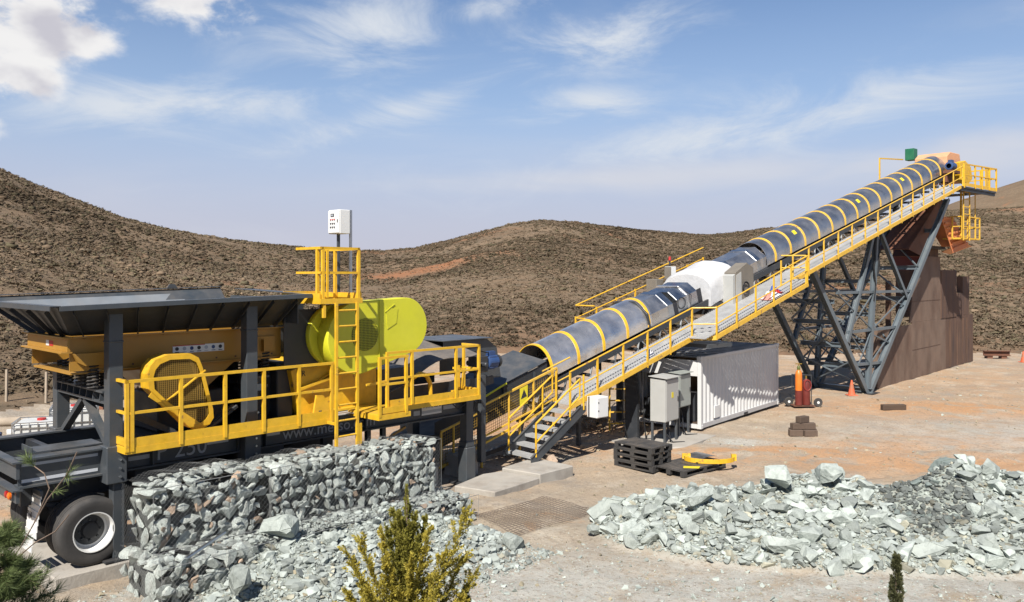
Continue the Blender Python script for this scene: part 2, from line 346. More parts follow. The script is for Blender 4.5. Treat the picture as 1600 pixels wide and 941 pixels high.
def scatter(name, protos, pos, scl, mats_, m, cols, kind='stuff', parent=None, smooth=False):
    # protos: list of (V, F tri); merged copies in one mesh
    n = len(pos); which = NR.integers(0, len(protos), n); Vs = []; Fs = []; Cs = []; off = 0
    for pi, (pv, pf) in enumerate(protos):
        idx = np.where(which == pi)[0]
        if len(idx) == 0: continue
        V = np.einsum('nij,kj->nki', mats_[idx], pv)*scl[idx][:, None, :] if scl.ndim == 2 else np.einsum('nij,kj->nki', mats_[idx], pv)*scl[idx][:, None, None]
        V = V+pos[idx][:, None, :]; nk = len(pv)
        Fc = pf[None]+(np.arange(len(idx))*nk)[:, None, None]+off
        Vs.append(V.reshape(-1, 3)); Fs.append(Fc.reshape(-1, pf.shape[1])); Cs.append(np.repeat(cols[idx], nk, axis=0)); off += len(idx)*nk
    return np_mesh(name, np.concatenate(Vs), np.concatenate(Fs), m, np.concatenate(Cs), kind=kind, parent=parent, smooth=smooth)

# rock prototypes: angular broken stone
def rock_mesh(seed, npts=15, sq=(1, 0.8, 0.6), cut=3):
    rnd = random.Random(seed); bm = bmesh.new()
    for i in range(npts):
        v = Vector((rnd.gauss(0,1), rnd.gauss(0,1), rnd.gauss(0,1))).normalized()*rnd.uniform(0.78, 1.0)
        bm.verts.new((v.x*sq[0]*0.5, v.y*sq[1]*0.5, v.z*sq[2]*0.5))
    r = bmesh.ops.convex_hull(bm, input=bm.verts)
    bmesh.ops.delete(bm, geom=[g for g in r['geom_interior'] if isinstance(g, bmesh.types.BMVert)], context='VERTS')
    for i in range(cut):   # planar fracture faces
        nrm = Vector((rnd.gauss(0,1), rnd.gauss(0,1), rnd.gauss(0,0.8))).normalized()
        d = max(v.co.dot(nrm) for v in bm.verts)*rnd.uniform(0.55, 0.8)
        res = bmesh.ops.bisect_plane(bm, geom=bm.verts[:]+bm.edges[:]+bm.faces[:], plane_co=nrm*d, plane_no=nrm, clear_outer=True)
        ed = [e for e in res['geom_cut'] if isinstance(e, bmesh.types.BMEdge)]
        if ed: bmesh.ops.holes_fill(bm, edges=ed)
    bmesh.ops.triangulate(bm, faces=bm.faces); bmesh.ops.recalc_face_normals(bm, faces=bm.faces)
    me = bpy.data.meshes.new('rock_shape'); bm.to_mesh(me); bm.free(); return me
def boulder_mesh(seed, sq=(1, 0.8, 0.6)):
    me0 = rock_mesh(seed, 16, sq, 4); bm = bmesh.new(); bm.from_mesh(me0); rnd = random.Random(seed)
    bmesh.ops.bevel(bm, geom=bm.edges[:], offset=0.02, segments=1, affect='EDGES', clamp_overlap=True)
    bmesh.ops.triangulate(bm, faces=bm.faces)
    bmesh.ops.subdivide_edges(bm, edges=[e for e in bm.edges if e.calc_length() > 0.15], cuts=1); bmesh.ops.triangulate(bm, faces=bm.faces)
    for v in bm.verts: v.co += v.normal*rnd.uniform(-0.012, 0.012)
    me = bpy.data.meshes.new('boulder_shape'); bm.to_mesh(me); bm.free(); return me
def arr(me):
    V = np.array([v.co[:] for v in me.vertices]); Fc = np.array([p.vertices[:] for p in me.polygons]); return V, Fc
SQS = [(1, .8, .6), (1, .7, .42), (1, .85, .7), (1, .55, .45), (1, .8, .32)]
ROCKME = [rock_mesh(100+i, 11, SQS[i % 5], 4) for i in range(16)]
ROCKNP = [arr(m) for m in ROCKME]
PEBNP = [arr(rock_mesh(300+i, 8, (1, .8, .55), 0)) for i in range(6)]
BOULD = [boulder_mesh(500+i, SQS[i % 5]) for i in range(6)]
# ------------------------------------------------------------------ terrain
G0 = -0.25
SKY_PX = np.array([-900,-300,0,60,120,180,240,300,360,420,480,540,600,650,700,750,800,850,900,950,1000,1050,1100,1150,1210,1300,1400,1480,1530,1600,1900,2500], float)
SKY_PY = np.array([215,215,257,283,306,329,346,359,369,377,385,390,389,382,372,358,346,340,344,353,361,365,363,358,351,340,330,324,322,319,312,330], float)
RID_PX = np.array([-900,0,300,480,600,850,1050,1210,1400,1600,2500], float); RID_R = np.array([190,190,170,200,230,215,260,250,260,280,280], float)
TOE_PX = np.array([-900,0,200,500,900,1240,1600,2500], float); TOE_R = np.array([33,33,36,46,52,52,60,60], float)
TH0 = (math.sin(R(46.7)), math.cos(R(46.7)))
OT = (-5.92, 13.2); UT = (0.6858, 0.7278)
def t_local(X, Y):
    dx = X-OT[0]; dy = Y-OT[1]; return dx*UT[0]+dy*UT[1], -dx*UT[1]+dy*UT[0]
def mound(X, Y):
    # right rubble heap
    cx = [1.5, 2.2, 3.2, 4.0, 4.7, 5.3, 5.8, 6.4, 6.9, 7.4, 7.9, 8.3, 8.8, 9.6, 11, 13]
    hh = [0.02, .42, .72, .80, .86, 1.08, 1.16, 1.02, .86, .98, 1.22, 1.36, 1.2, 1.15, 1.1, 0]
    h = np.interp(X, cx, hh)*(0.9+0.25*fbm(X*1.3, Y*1.3, 3, 5))
    yc = np.interp(X, [1.5, 4, 6, 9, 13], [15.9, 15.5, 15.3, 15.2, 15.2]); wf = np.interp(X, [1.5, 3, 5, 13], [0.9, 1.9, 2.1, 2.0]); wb = 1.5
    t = np.where(Y < yc, (yc-Y)/wf, (Y-yc)/wb); a = h*np.clip(1-t, 0, 1)**0.8*np.where(t < 1, 1, 0)
    # rubble in front of the gabions
    x, y = t_local(X, Y)
    top = np.interp(x, [-0.2, 0.7, 1.6, 3.0, 4.6, 5.6], [0, .30, .60, .52, .36, 0.0]); b = top*sstep(-4.3, -1.6, y)*(y < -0.15)*(0.85+0.3*fbm(X*1.7, Y*1.7, 3, 9))
    return np.maximum(a, np.where((x > -0.2) & (x < 5.7), b, 0))
def base_h(X, Y):
    X = np.asarray(X, float); Y = np.asarray(Y, float); r = np.hypot(X, Y); th = np.arctan2(X, Y)
    thc = np.clip(th, -1.05, 1.05); px = 800+1280*np.tan(thc)
    py = np.interp(px, SKY_PX, SKY_PY); rr = np.interp(px, RID_PX, RID_R)/np.cos(thc)**0.5; r0 = np.interp(px, TOE_PX, TOE_R)
    zr = EYE+(432-py)/1280*rr*np.cos(thc)-0.8
    t = np.clip((r-r0)/(rr-r0), 0, 1.0); s = 1.18*t-0.18*t**3-0.10*np.sin(np.pi*t)
    hill = G0+(zr-G0)*s
    amp = np.clip((r-r0)/40, 0, 1)*np.clip((rr*1.05-r)/40, 0.12, 1)
    hill = hill+amp*((fbm(X/38, Y/38, 3, 3)-0.5)*5.0+(fbm(X/9, Y/9, 3, 4)-0.5)*0.9)
    past = np.clip(r-rr, 0, None); hill = hill-past*0.10*(past < 1e9)-0.0
    hill = np.maximum(hill, -8.0)
    far = sstep(700, 1250, r)*158*np.exp(-((px-1800)/520.0)**2)*sstep(1100, 1500, px)*(th > 0)*(1-.5*sstep(1400, 2600, r))   # distant ridge on the right
    z = np.where(r > r0, hill, G0)+far
    z = z+np.where(r < 140, (fbm(X*0.9, Y*0.9, 3, 21)-0.5)*0.10+(fbm(X*3.1, Y*3.1, 2, 22)-0.5)*0.035, 0)
    lane = 22.4+0.018*(X-9.0)**2+0.5*np.sin(X*.35); lane2 = 19.0+.42*(X-8)+.3*np.sin(X*.5)
    for ln, w in ((lane-.95, 1.0), (lane+.95, 1.0), (lane2-.9, .8), (lane2+.9, .8)):
        z = z-np.where((r < 58) & (Y > 17.5) & (X > 5.0), .045*w*np.exp(-((Y-ln)/.22)**2)-.02*w*np.exp(-((np.abs(Y-ln)-.38)/.12)**2), 0)
    emb = sstep(10.9, 2.5, Y)*3.1
    return z+emb*(r < 60)*np.clip((60-r)/25, 0, 1)
def H(X, Y): return base_h(X, Y)+mound(np.asarray(X, float), np.asarray(Y, float))

_r = np.linspace(60, 200, 400); _a = (650-800)/1280; _Y = _r*math.cos(math.atan(_a)); _e = 432-(base_h(_Y*_a, _Y)-EYE)/_Y*1280
_i = int(np.argmin(np.abs(_e-425))); SCX, SCY = float(_Y[_i]*_a), float(_Y[_i])   # reddish bare patch on the hillside
def ground_material(hill):
    m = bpy.data.materials.new('hill_soil' if hill else 'yard_dirt'); m.use_nodes = True; nt = m.node_tree; N = nt.nodes; L = nt.links; b = N['Principled BSDF']
    b.inputs['Roughness'].default_value = 0.95; b.inputs['Specular IOR Level'].default_value = 0.15
    ge = N.new('ShaderNodeNewGeometry'); pos = ge.outputs['Position']
    def noise(sc, det=8, ro=0.62, dist=0.0):
        n = N.new('ShaderNodeTexNoise'); n.inputs['Scale'].default_value = sc; n.inputs['Detail'].default_value = det; n.inputs['Roughness'].default_value = ro; n.inputs['Distortion'].default_value = dist
        L.new(pos, n.inputs['Vector']); return n.outputs['Fac']
    def ramp(f, a, bb, lo=0.0, hi=1.0):
        n = N.new('ShaderNodeMapRange'); n.interpolation_type = 'SMOOTHSTEP'; L.new(f, n.inputs[0]); n.inputs[1].default_value = a; n.inputs[2].default_value = bb; n.inputs[3].default_value = lo; n.inputs[4].default_value = hi; return n.outputs[0]
    def mul(a, bb):
        n = N.new('ShaderNodeMath'); n.operation = 'MULTIPLY'
        for i, v in enumerate((a, bb)):
            if isinstance(v, (int, float)): n.inputs[i].default_value = v
            else: L.new(v, n.inputs[i])
        return n.outputs[0]
    def mix(f, a, bb, typ='MIX'):
        n = N.new('ShaderNodeMix'); n.data_type = 'RGBA'; n.blend_type = typ
        if isinstance(f, (int, float)): n.inputs[0].default_value = f
        else: L.new(f, n.inputs[0])
        for v, i in ((a, 6), (bb, 7)):
            if isinstance(v, tuple): n.inputs[i].default_value = (*v, 1)
            else: L.new(v, n.inputs[i])
        return n.outputs[2]
    at = N.new('ShaderNodeAttribute'); at.attribute_name = 'tint'; sp = N.new('ShaderNodeSeparateColor'); L.new(at.outputs['Color'], sp.inputs[0])
    if hill:
        c = mix(ramp(noise(0.055), 0.40, 0.62), (0.235, 0.170, 0.110), (0.195, 0.136, 0.086))
        c = mix(ramp(noise(0.5), 0.42, 0.66), c, (0.150, 0.118, 0.080))
        c = mix(ramp(noise(0.035, 6, 0.6, 0.8), 0.57, 0.66), c, (0.27, 0.150, 0.085))
        c = mix(mul(sp.outputs[0], ramp(noise(0.8), 0.3, 0.5)), c, (0.34, 0.155, 0.075))
        c = mix(ramp(noise(4.0), 0.5, 0.7, 0, 0.6), c, (0.225, 0.175, 0.118))
    else:
        c = mix(ramp(noise(0.35), 0.40, 0.62), (0.40, 0.325, 0.24), (0.335, 0.288, 0.23))
        c = mix(ramp(noise(0.9, 9), 0.50, 0.62, 0, 0.9), c, (0.47, 0.41, 0.33)); c = mix(ramp(noise(0.22, 9, .65, .8), 0.52, 0.60, 0, 0.7), c, (0.30, 0.275, 0.24)); c = mix(ramp(noise(0.5, 9, .7, .5), 0.58, 0.66, 0, 0.75), c, (0.44, 0.27, 0.15))
        om = mul(sp.outputs[0], ramp(noise(0.8, 9, 0.68, 0.9), 0.36, 0.54))
        c = mix(om, c, (0.48, 0.275, 0.14))
        gm = mul(sp.outputs[1], ramp(noise(1.7, 10, 0.7), 0.30, 0.58))
        c = mix(gm, c, (0.435, 0.43, 0.395))
        c = mix(sp.outputs[2], c, mix(ramp(noise(9.0), 0.4, 0.6), (0.37, 0.42, 0.385), (0.25, 0.28, 0.255)))
        c = mix(ramp(noise(3.2, 9, .75), 0.52, 0.64, 0, 0.5), c, (0.29, 0.235, 0.175)); c = mix(ramp(noise(14.0, 6), 0.52, 0.68, 0, 0.7), c, (0.22, 0.18, 0.138))
        c = mix(ramp(noise(38.0, 4), 0.60, 0.70, 0, 0.5), c, (0.55, 0.52, 0.46))
    c = mix(1.0, c, (.90, .875, .84) if not hill else (.80, .78, .76), 'MULTIPLY'); L.new(c, b.inputs['Base Color'])
    bn = N.new('ShaderNodeBump'); bn.inputs['Strength'].default_value = 0.7; bn.inputs['Distance'].default_value = 0.25 if hill else 0.09
    L.new(noise(1.2 if hill else 7.0, 10, 0.75), bn.inputs['Height']); L.new(bn.outputs[0], b.inputs['Normal'])
    return m
def build_ground():
    th = np.concatenate([np.linspace(-math.pi, -0.78, 70, endpoint=False), np.linspace(-0.78, 0.78, 620, endpoint=False), np.linspace(0.78, math.pi, 70, endpoint=False)])
    rr = np.concatenate([np.linspace(0.3, 9, 24, endpoint=False), np.linspace(9, 22, 150, endpoint=False), np.linspace(22, 60, 110, endpoint=False), np.geomspace(60, 330, 120, endpoint=False), np.geomspace(330, 3500, 36)])
    T_, R_ = np.meshgrid(th, rr); X = R_*np.sin(T_); Y = R_*np.cos(T_); Z = H(X, Y); nr, nt_ = X.shape
    V = np.stack([X, Y, Z], -1).reshape(-1, 3)
    i, j = np.meshgrid(np.arange(nr-1), np.arange(nt_), indexing='ij'); j2 = (j+1) % nt_
    Fc = np.stack([i*nt_+j, i*nt_+j2, (i+1)*nt_+j2, (i+1)*nt_+j], -1).reshape(-1, 4)[:, ::-1]
    x, y = V[:, 0], V[:, 1]; r = np.hypot(x, y)
    def blob(cx, cy, rx, ry, rot=0):
        c, s = math.cos(rot), math.sin(rot); u = (x-cx)*c+(y-cy)*s; v = -(x-cx)*s+(y-cy)*c
        return np.exp(-(u/rx)**2-(v/ry)**2)
    red = np.clip(blob(6.6, 22.6, 3.6, 1.1, .15)+blob(2.4, 27, 2.4, 3)+blob(16, 30, 6, 2.5)+0.8*blob(11, 21, 5, 1.2)+blob(10, 40, 30, 5)+0.9*blob(-2, 26, 3, 5)+blob(-9, 16, 3, 2)+0.8*blob(30, 44, 22, 9)+.7*blob(14, 23.5, 6, 2.5), 0, 1)
    red = np.where(r > 36, np.clip(blob(SCX, SCY, 9, 5, .1)*1.5, 0, 1)+.4*np.clip(1-(r-45)/25, 0, 1)*(x > -8), red)
    grey = np.clip(sstep(16.5, 12.5, y)*np.where(x > -6, 1, 0)+blob(6.3, 24.0, 1.3, .5)+blob(18, 25, 8, 3)*.8, 0, 1)
    rub = np.clip(mound(x, y)/0.18, 0, 1); rut = np.zeros_like(x)
    cols = np.stack([red, grey, rub], -1)
    thv = np.arctan2(x, y); toe = np.interp(800+1280*np.tan(np.clip(thv, -1.05, 1.05)), TOE_PX, TOE_R)
    isg = (r < toe+1)[Fc].all(axis=1)
    for nm, msk, mt in (('ground', isg, ground_material(False)), ('hills', ~isg, ground_material(True))):
        f = Fc[msk]; u, inv = np.unique(f.ravel(), return_inverse=True)
        o = np_mesh(nm, V[u], inv.reshape(-1, 4), mt, cols[u], smooth=True); o['kind'] = 'structure'
build_ground()

# hillside scrub: tens of thousands of low bushes and dry tufts nobody could count
def build_scrub():
    rnd = np.random.default_rng(5)
    def bush(n, seed):
        g = np.random.default_rng(seed); c = g.normal(0, 1, (n, 3)); c /= np.linalg.norm(c, axis=1)[:, None]; c *= g.uniform(0.6, 1, (n, 1))**0.5
        c[:, 2] = np.abs(c[:, 2])*0.75; c[:, :2] *= 0.55; c[:, 2] *= 0.75
        a = g.normal(0, 1, (n, 3, 3))*0.17; V = (c[:, None, :]+a).reshape(-1, 3); V[:, 2] = np.maximum(V[:, 2], -0.05)
        return V, np.arange(n*3).reshape(-1, 3)
    def tuft(n, seed):
        g = np.random.default_rng(seed); V = []
        for i in range(n):
            a = g.uniform(0, 6.28); d = np.array([math.cos(a), math.sin(a), 0]); p = d*g.uniform(0, .25); q = np.array([-d[1], d[0], 0])*0.09
            V += [p-q, p+q, p+d*g.uniform(.3, .8)+np.array([0, 0, g.uniform(.1, .3)])]
        return np.array(V), np.arange(n*3).reshape(-1, 3)
    def dome(seed):
        V, F_ = arr(rock_mesh(seed, 13, (1.15, 1.05, .95), 0)); V = V+np.array([0, 0, .30]); return V, F_
    bushes = [bush(18, i) for i in range(8)]; domes = [dome(900+i) for i in range(9)]; tufts = [tuft(6, 50+i) for i in range(6)]
    def pts(n, rmin, rmax, pw):
        r = (rnd.uniform(0, 1, n)**pw)*(rmax-rmin)+rmin; t = rnd.uniform(-0.72, 0.72, n); return r*np.sin(t), r*np.cos(t), r, t
    x, y, r, t = pts(290000, 33, 300, 0.80)
    px = 800+1280*np.tan(t); toe = np.interp(px, TOE_PX, TOE_R); rid = np.interp(px, RID_PX, RID_R)
    dens = fbm(x/24, y/24, 4, 31)*0.75+fbm(x/6, y/6, 2, 33)*0.25
    scar = np.exp(-((x-SCX)/9)**2-((y-SCY)/5)**2)
    keep = (r > toe+1+3*dens) & (r < rid*1.25) & (dens-0.6*scar+rnd.uniform(-.17, .17, len(x)) > 0.448)
    x, y, r, dens = x[keep], y[keep], r[keep], dens[keep]; n = len(x)
    pal = np.array([[.118, .096, .064], [.104, .094, .058], [.128, .104, .070], [.100, .085, .058], [.146, .114, .076]])
    col = pal[rnd.integers(0, 5, n)]*rnd.uniform(.85, 1.2, (n, 1)); big = fbm(x/30, y/30, 2, 41)[:, None]; col = col*(0.50+1.0*big)*np.array([[1.06, .98, .96]])
    s = rnd.lognormal(-0.30, .42, n)*0.44*np.clip(r/120, 0.85, 1.12)
    s = np.minimum(s, .95); sc = np.stack([s*1.15, s*1.15, s*0.72], -1)
    pos = np.stack([x, y, H(x, y)-0.05], -1)
    h = (rnd.uniform(0, 1, n) < .5) | (r < 80)
    o = scatter('hillside_scrub', bushes, pos[h], sc[h]*1.1, rotmats(h.sum(), False), SHRUB, col[h]*1.15); tag(o, 'wiry olive brown scrub bushes scattered over the dry hillsides', 'scrub')
    o = scatter('low_bushes', domes, pos[~h], sc[~h], rotmats((~h).sum(), False), SHRUB, col[~h], smooth=True); tag(o, 'low rounded dark bushes dotted over the hillsides', 'scrub')
    x, y, r, t = pts(50000, 34, 230, 0.9); px = 800+1280*np.tan(t); toe = np.interp(px, TOE_PX, TOE_R)
    k = (r > toe+1) & (fbm(x/9, y/9, 3, 37) > .40); x, y, r = x[k], y[k], r[k]; n = len(x)
    col = np.array([[.20, .152, .100]])*rnd.uniform(.75, 1.15, (n, 1)); s = rnd.uniform(.35, .8, n)
    o = scatter('dry_grass', tufts, np.stack([x, y, H(x, y)-.03], -1), s, rotmats(n, False), SHRUB, col); tag(o, 'pale dry grass tufts between the hillside bushes', 'dry grass')
build_scrub()
# ------------------------------------------------------------------ mobile jaw crusher on its trailer
RZT = R(46.7)
def tw(x, y, z=0.0):  # trailer frame -> world
    return (OT[0]+UT[0]*x-UT[1]*y, OT[1]+UT[1]*x+UT[0]*y, z)
def railing(parent, pts, posts, h=1.1, r=0.024, mid=True, toe=0.14, m=YEL, square=True, toe_off=0.0, foot=0.04):
    # pts: base polyline; posts: list of (segment, t)
    P = [Vector(p) for p in pts]; up = Vector((0, 0, 1))
    w = r*2
    def run(name, z, hh, ww):
        b = MB()
        for a, c in zip(P[:-1], P[1:]):
            d = (c-a).normalized()*ww*0.5; b.beam(a-d+up*z, c+d+up*z, ww, hh) if square or hh > 0.06 else b.tube(a-d*.5+up*z, c+d*.5+up*z, r, 8)
        return b
    run('t', h-w/2, w, w).build('top_rail', m, parent)
    if mid: run('m', h*0.52, w*0.9, w*0.9).build('mid_rail', m, parent)
    if toe: run('k', toe/2+0.02, toe, 0.012).build('toe_board', m, parent)
    for seg, t in posts:
        p = P[seg].lerp(P[seg+1], t)
        MB().beam(p-up*foot, p+up*(h-w-0.002), w*1.15, w*1.15).build('post', m, parent)

def build_crusher():
    t = thing('mobile_jaw_crusher', 'dark grey mobile crusher trailer with yellow railings and lime green guard', 'crusher', (OT[0], OT[1], 0), RZT)
    # --- chassis
    ch = part('chassis_beam', SLATE, t, lambda b: (b.box(-1.65, 7.9, .60, .62, 1.42, 1.80), b.box(-1.65, 7.9, .50, .78, 1.803, 1.83), b.box(-1.65, 7.9, .50, .78, 1.39, 1.417)))
    ch['label'] = 'long dark grey chassis beam with lettering on its side'
    part('chassis_beam', SLATE, t, lambda b: (b.box(-2.6, 7.9, 2.72, 2.74, 1.42, 1.80), b.box(-2.6, 7.9, 2.62, 2.86, 1.803, 1.83), b.box(-2.6, 7.9, 2.62, 2.86, 1.39, 1.417)))
    part('rear_crossmember', SLATE, t, lambda b: (b.box(-1.70, -1.652, .50, 3.2, 1.54, 1.78), b.box(-1.76, -1.62, .46, 3.2, 1.784, 1.81), b.box(-1.70, -1.652, .50, 3.2, 1.18, 1.36), b.box(-1.76, -1.62, .46, 3.2, 1.363, 1.385)))
    for x in (-.9, .6, 1.6, 2.9, 4.4, 6.0, 7.4): box('crossmember', DARK, t, x-.05, x+.05, .63, 2.71, 1.45, 1.76)
    box('deck_plate', DARK, t, .4, 5.6, .79, 2.61, 1.806, 1.824)
    for x in (.35, 1.9, 2.45, 4.75): box('web_stiffener', SLATE, ch, x, x+.02, .505, .598, 1.419, 1.80)
    part('toolbox_shelf', SLATE, t, lambda b: (b.box(-1.4, -.35, .80, 1.3, 1.84, 1.86), b.box(-1.4, -1.385, .8, 1.3, 1.86, 1.93)))
    for (x0, x1, z0, z1, m) in ((-1.60, -.50, 1.455, 1.505, WHI), (-1.60, -.50, 1.70, 1.745, REFL), (-.02, .33, 1.53, 1.60, REFL), (1.35, 1.75, 1.60, 1.64, WHI), (2.50, 2.80, 1.585, 1.635, WHI), (6.1, 6.28, 1.52, 1.62, REFL), (6.98, 7.35, 1.56, 1.65, REFL)):
        box('marking_tape', m, ch, x0, x1, .594, .5985, z0, z1)
    text('lettering', 'P 250', .42, REFL, ch, face_y(.44, .596, 1.47), sx=.95)
    text('lettering', 'www.metso.com', .32, REFL, ch, face_y(2.86, .596, 1.47), sx=1.0)
    s = box('maker_plate', WHITE, ch, 6.33, 6.92, .588, .5935, 1.50, 1.80)
    text('lettering', 'metso', .19, BLKI, s, face_y(6.44, .586, 1.655)); box('stripe', REFL, s, 6.33, 6.92, .5845, .587, 1.54, 1.60)
    part('logo_ring', BLKI, s, lambda b: b.lathe([(.045, 0), (.045, -.004), (.028, -.004), (.028, 0)], (6.39, .587, 1.71), 'y', 16))
    # fender box, air tank, axle
    box('subframe_box', DARK, t, .15, 1.2, .75, 2.6, .85, 1.385); box('subframe_box', DARK, t, 2.2, 2.9, .62, 2.6, .5, 1.385)
    part('axle_beam', DARK, t, lambda b: (b.tube((-.63, .55, .54), (-.63, 2.7, .54), .09, 10), b.box(-1.5, .5, 1.0, 1.12, 1.0, 1.385), b.box(-1.5, .5, 2.2, 2.32, 1.0, 1.385), b.beam((-1.3, 1.06, 1.0), (.2, 1.06, .62), .08, .06), b.beam((-1.3, 2.26, 1.0), (.2, 2.26, .62), .08, .06)))
    # --- wheels (dual)
    def wheel(y, outer):
        r = .535
        w = MB().lathe([(.30, .01), (.40, -.005), (.47, -.01), (.515, .01), (r, .045), (r, .095), (r-.012, .10), (r-.012, .115), (r, .12), (r, .165), (r-.012, .17), (r-.012, .185), (r, .19), (r, .24), (.515, .275), (.47, .29), (.30, .27)], (-.63, y, r), 'y', 44).build('wheel', RUB, t, smooth=True)
        w['label'] = 'black truck tyre with white dished rim' if outer else 'inner dual truck tyre'
        if outer:
            MB().lathe([(.305, -.002), (.318, -.012), (.30, -.01), (.288, .02), (.280, .16), (.270, .20), (.235, .205)], (-.63, y, r), 'y', 40).build('rim', WHITE, w, smooth=True)
            MB().lathe([(.236, .20), (.19, .195), (.14, .18), (.12, .14), (.118, .125), (.08, .12), (.001, .12)], (-.63, y, r), 'y', 32).build('hub', DARK, w, smooth=True)
            for k in range(8):
                a = k*math.pi/4; part('wheel_nut', SLATE, w, lambda b: b.tube((-.63+.165*math.cos(a), y+.19, r+.165*math.sin(a)), (-.63+.165*math.cos(a), y+.15, r+.165*math.sin(a)), .018, 6))
        else:
            MB().lathe([(.305, 0), (.27, .05), (.25, .14), (.001, .14)], (-.63, y, r), 'y', 28).build('rim', DARK, w, smooth=True)
    wheel(.40, True); wheel(.74, False); wheel(2.2, False); wheel(2.52, False)
    # mudflap, tail lamps
    fl = MB(); n = 9
    for i in range(n):
        z0 = 1.20-i*.10; bend = -.012*i*(1 if i < 7 else 1.4)
        fl.beam((-1.32+bend, .62, z0), (-1.32+bend, 1.12, z0), .012, .1005)
    o = fl.build('mudflap', WHITE, t); text('lettering', 'T60', .13, BLKI, o, face_nx(-1.395, 1.02, .84)); box('mudflap_bar', SLATE, t, -1.34, -1.30, .60, 1.14, 1.20, 1.28)
    lp = box('tail_lamp', DARK, t, -1.72, -1.62, .62, .92, 1.20, 1.345); part('lens', REDG, lp, lambda b: b.lathe([(.055, 0), (.055, -.03), (.03, -.045), (.001, -.047)], (-1.72, .84, 1.27), 'x', 14)); part('lens', AMB, lp, lambda b: b.lathe([(.055, 0), (.055, -.03), (.03, -.045), (.001, -.047)], (-1.72, .70, 1.27), 'x', 14))
    # --- support legs / posts
    def leg(x, y, z1, jack=True, zb=.02):
        p = part('support_post', SLATE, t, lambda b: (b.box(x-.11, x+.11, y-.11, y+.11, 1.30, z1), b.box(x-.12, x+.12, y-.12, y+.12, z1-.52, z1-.49)), bevel=.008)
        if jack:
            j = box('jack_sleeve', SLATE, p, x-.16, x+.16, y-.15, y+.15, 1.26, 1.86, bevel=.012)
            box('jack_leg', SLATE, p, x-.04, x+.14, y-.09, y+.09, zb+.03, 1.258, bevel=.006); box('jack_foot', DARK, p, x-.2, x+.2, y-.2, y+.2, zb, zb+.028)
            for zz in (1.36, 1.50, 1.64, 1.78): part('bolt', STEEL, p, lambda b: b.tube((x+.05, y-.15, zz), (x+.05, y-.175, zz), .02, 6))
            part('pull_ring', SLATE, p, lambda b: b.path([(x+.05+.06*math.cos(a), y-.02, 1.87+.07*math.sin(a)) for a in np.linspace(0, math.pi, 7)], .009, 5))
        return p
    leg(-.30, .48, 4.05); leg(2.10, .48, 4.12, zb=-.2); leg(-.30, 2.9, 4.05); leg(2.1, 2.9, 4.12, zb=-.2)
    for x in (.35, ): pass
    part('post_bracket', SLATE, t, lambda b: b.prism([(-.2, 2.6), (-.08, 2.6), (-.1, 2.75), (-.17, 2.78)], 'y', .355, .367)); part('post_bracket', SLATE, t, lambda b: b.prism([(2.2, 2.5), (2.36, 2.5), (2.32, 2.62), (2.2, 2.62)], 'y', .355, .367))
    # lateral cross frame at the rear with braces
    def crossframe(x):
        f = part('spring_frame', SLATE, t, lambda b: (b.box(x-.1, x+.1, .6, 2.78, 2.52, 2.56), b.box(x-.13, x+.13, .6, 2.78, 2.70, 2.73)))
        for i in range(7): y = .75+i*.3; part('gusset', SLATE, f, lambda b: b.prism([(x-.12, 2.562), (x+.12, 2.562), (x+.1, 2.698), (x-.1, 2.698)], 'y', y, y+.02))
        part('brace', SLATE, f, lambda b: b.beam((x, 2.70, 1.85), (x, 1.75, 2.50), .12, .09)); part('brace', SLATE, f, lambda b: b.beam((x, .68, 1.85), (x, 1.65, 2.50), .12, .09))
    crossframe(-.30); crossframe(2.45)
    part('side_brace', SLATE, t, lambda b: b.beam((-.2, 2.9, 2.45), (1.2, 2.9, 1.84), .1, .1)); part('side_brace', SLATE, t, lambda b: b.beam((-.2, .9, 2.45), (.9, .9, 1.84), .1, .1))
    part('side_brace', SLATE, t, lambda b: b.beam((2.0, .75, 2.2), (1.3, .6, 1.84), .05, .05)); part('side_brace', SLATE, t, lambda b: b.beam((2.0, .9, 2.2), (1.35, .75, 1.84), .05, .05))
    # springs
    def spring(x, y, z0, z1, r=.085):
        b = MB(); k = 8*int(7); pts = []
        for i in range(k+1):
            a = i/8*2*math.pi; pts.append((x+r*math.cos(a), y+r*math.sin(a), lerp(z0, z1, i/k)))
        b.path(pts, .016, 5); b.build('coil_spring', RUB, t)
    for x in (-.45, -.15):
        for y in (.95, 1.2, 1.45, 2.1, 2.35): spring(x, y, 2.735, 3.14)
    for x in (2.35, 2.68):
        for y in (.95, 1.2): spring(x, y, 2.735, 3.14)
    # --- vibrating feeder (ochre)
    fd = part('feeder_pan', OCH, t, lambda b: (b.prism([(-.82, 3.06), (3.0, 3.02), (3.0, 3.60), (-.82, 3.62)], 'y', .90, .93), b.prism([(-.82, 3.06), (3.0, 3.02), (3.0, 3.60), (-.82, 3.62)], 'y', 2.75, 2.78),
        b.box(-.80, 3.0, .932, 2.748, 3.0, 3.03)))
    fd['label'] = 'ochre yellow vibrating feeder pan under the hopper'
    part('feeder_flange', OCH, fd, lambda b: (b.box(-.80, 3.0, .80, .898, 3.60, 3.622), b.box(-.35, 2.9, .84, .898, 3.035, 3.055)))
    part('feeder_rear_plate', OCH, fd, lambda b: (b.box(-.87, -.825, .86, 2.84, 3.385, 3.595), b.box(-.95, -.80, .84, 2.86, 3.598, 3.622), b.box(-.97, -.80, .84, 2.86, 3.36, 3.382)))
    box('sticker', WHITE, fd, -.874, -.871, 1.72, 1.86, 3.44, 3.53); box('sticker', RED, fd, -.874, -.871, 1.52, 1.70, 3.44, 3.53)
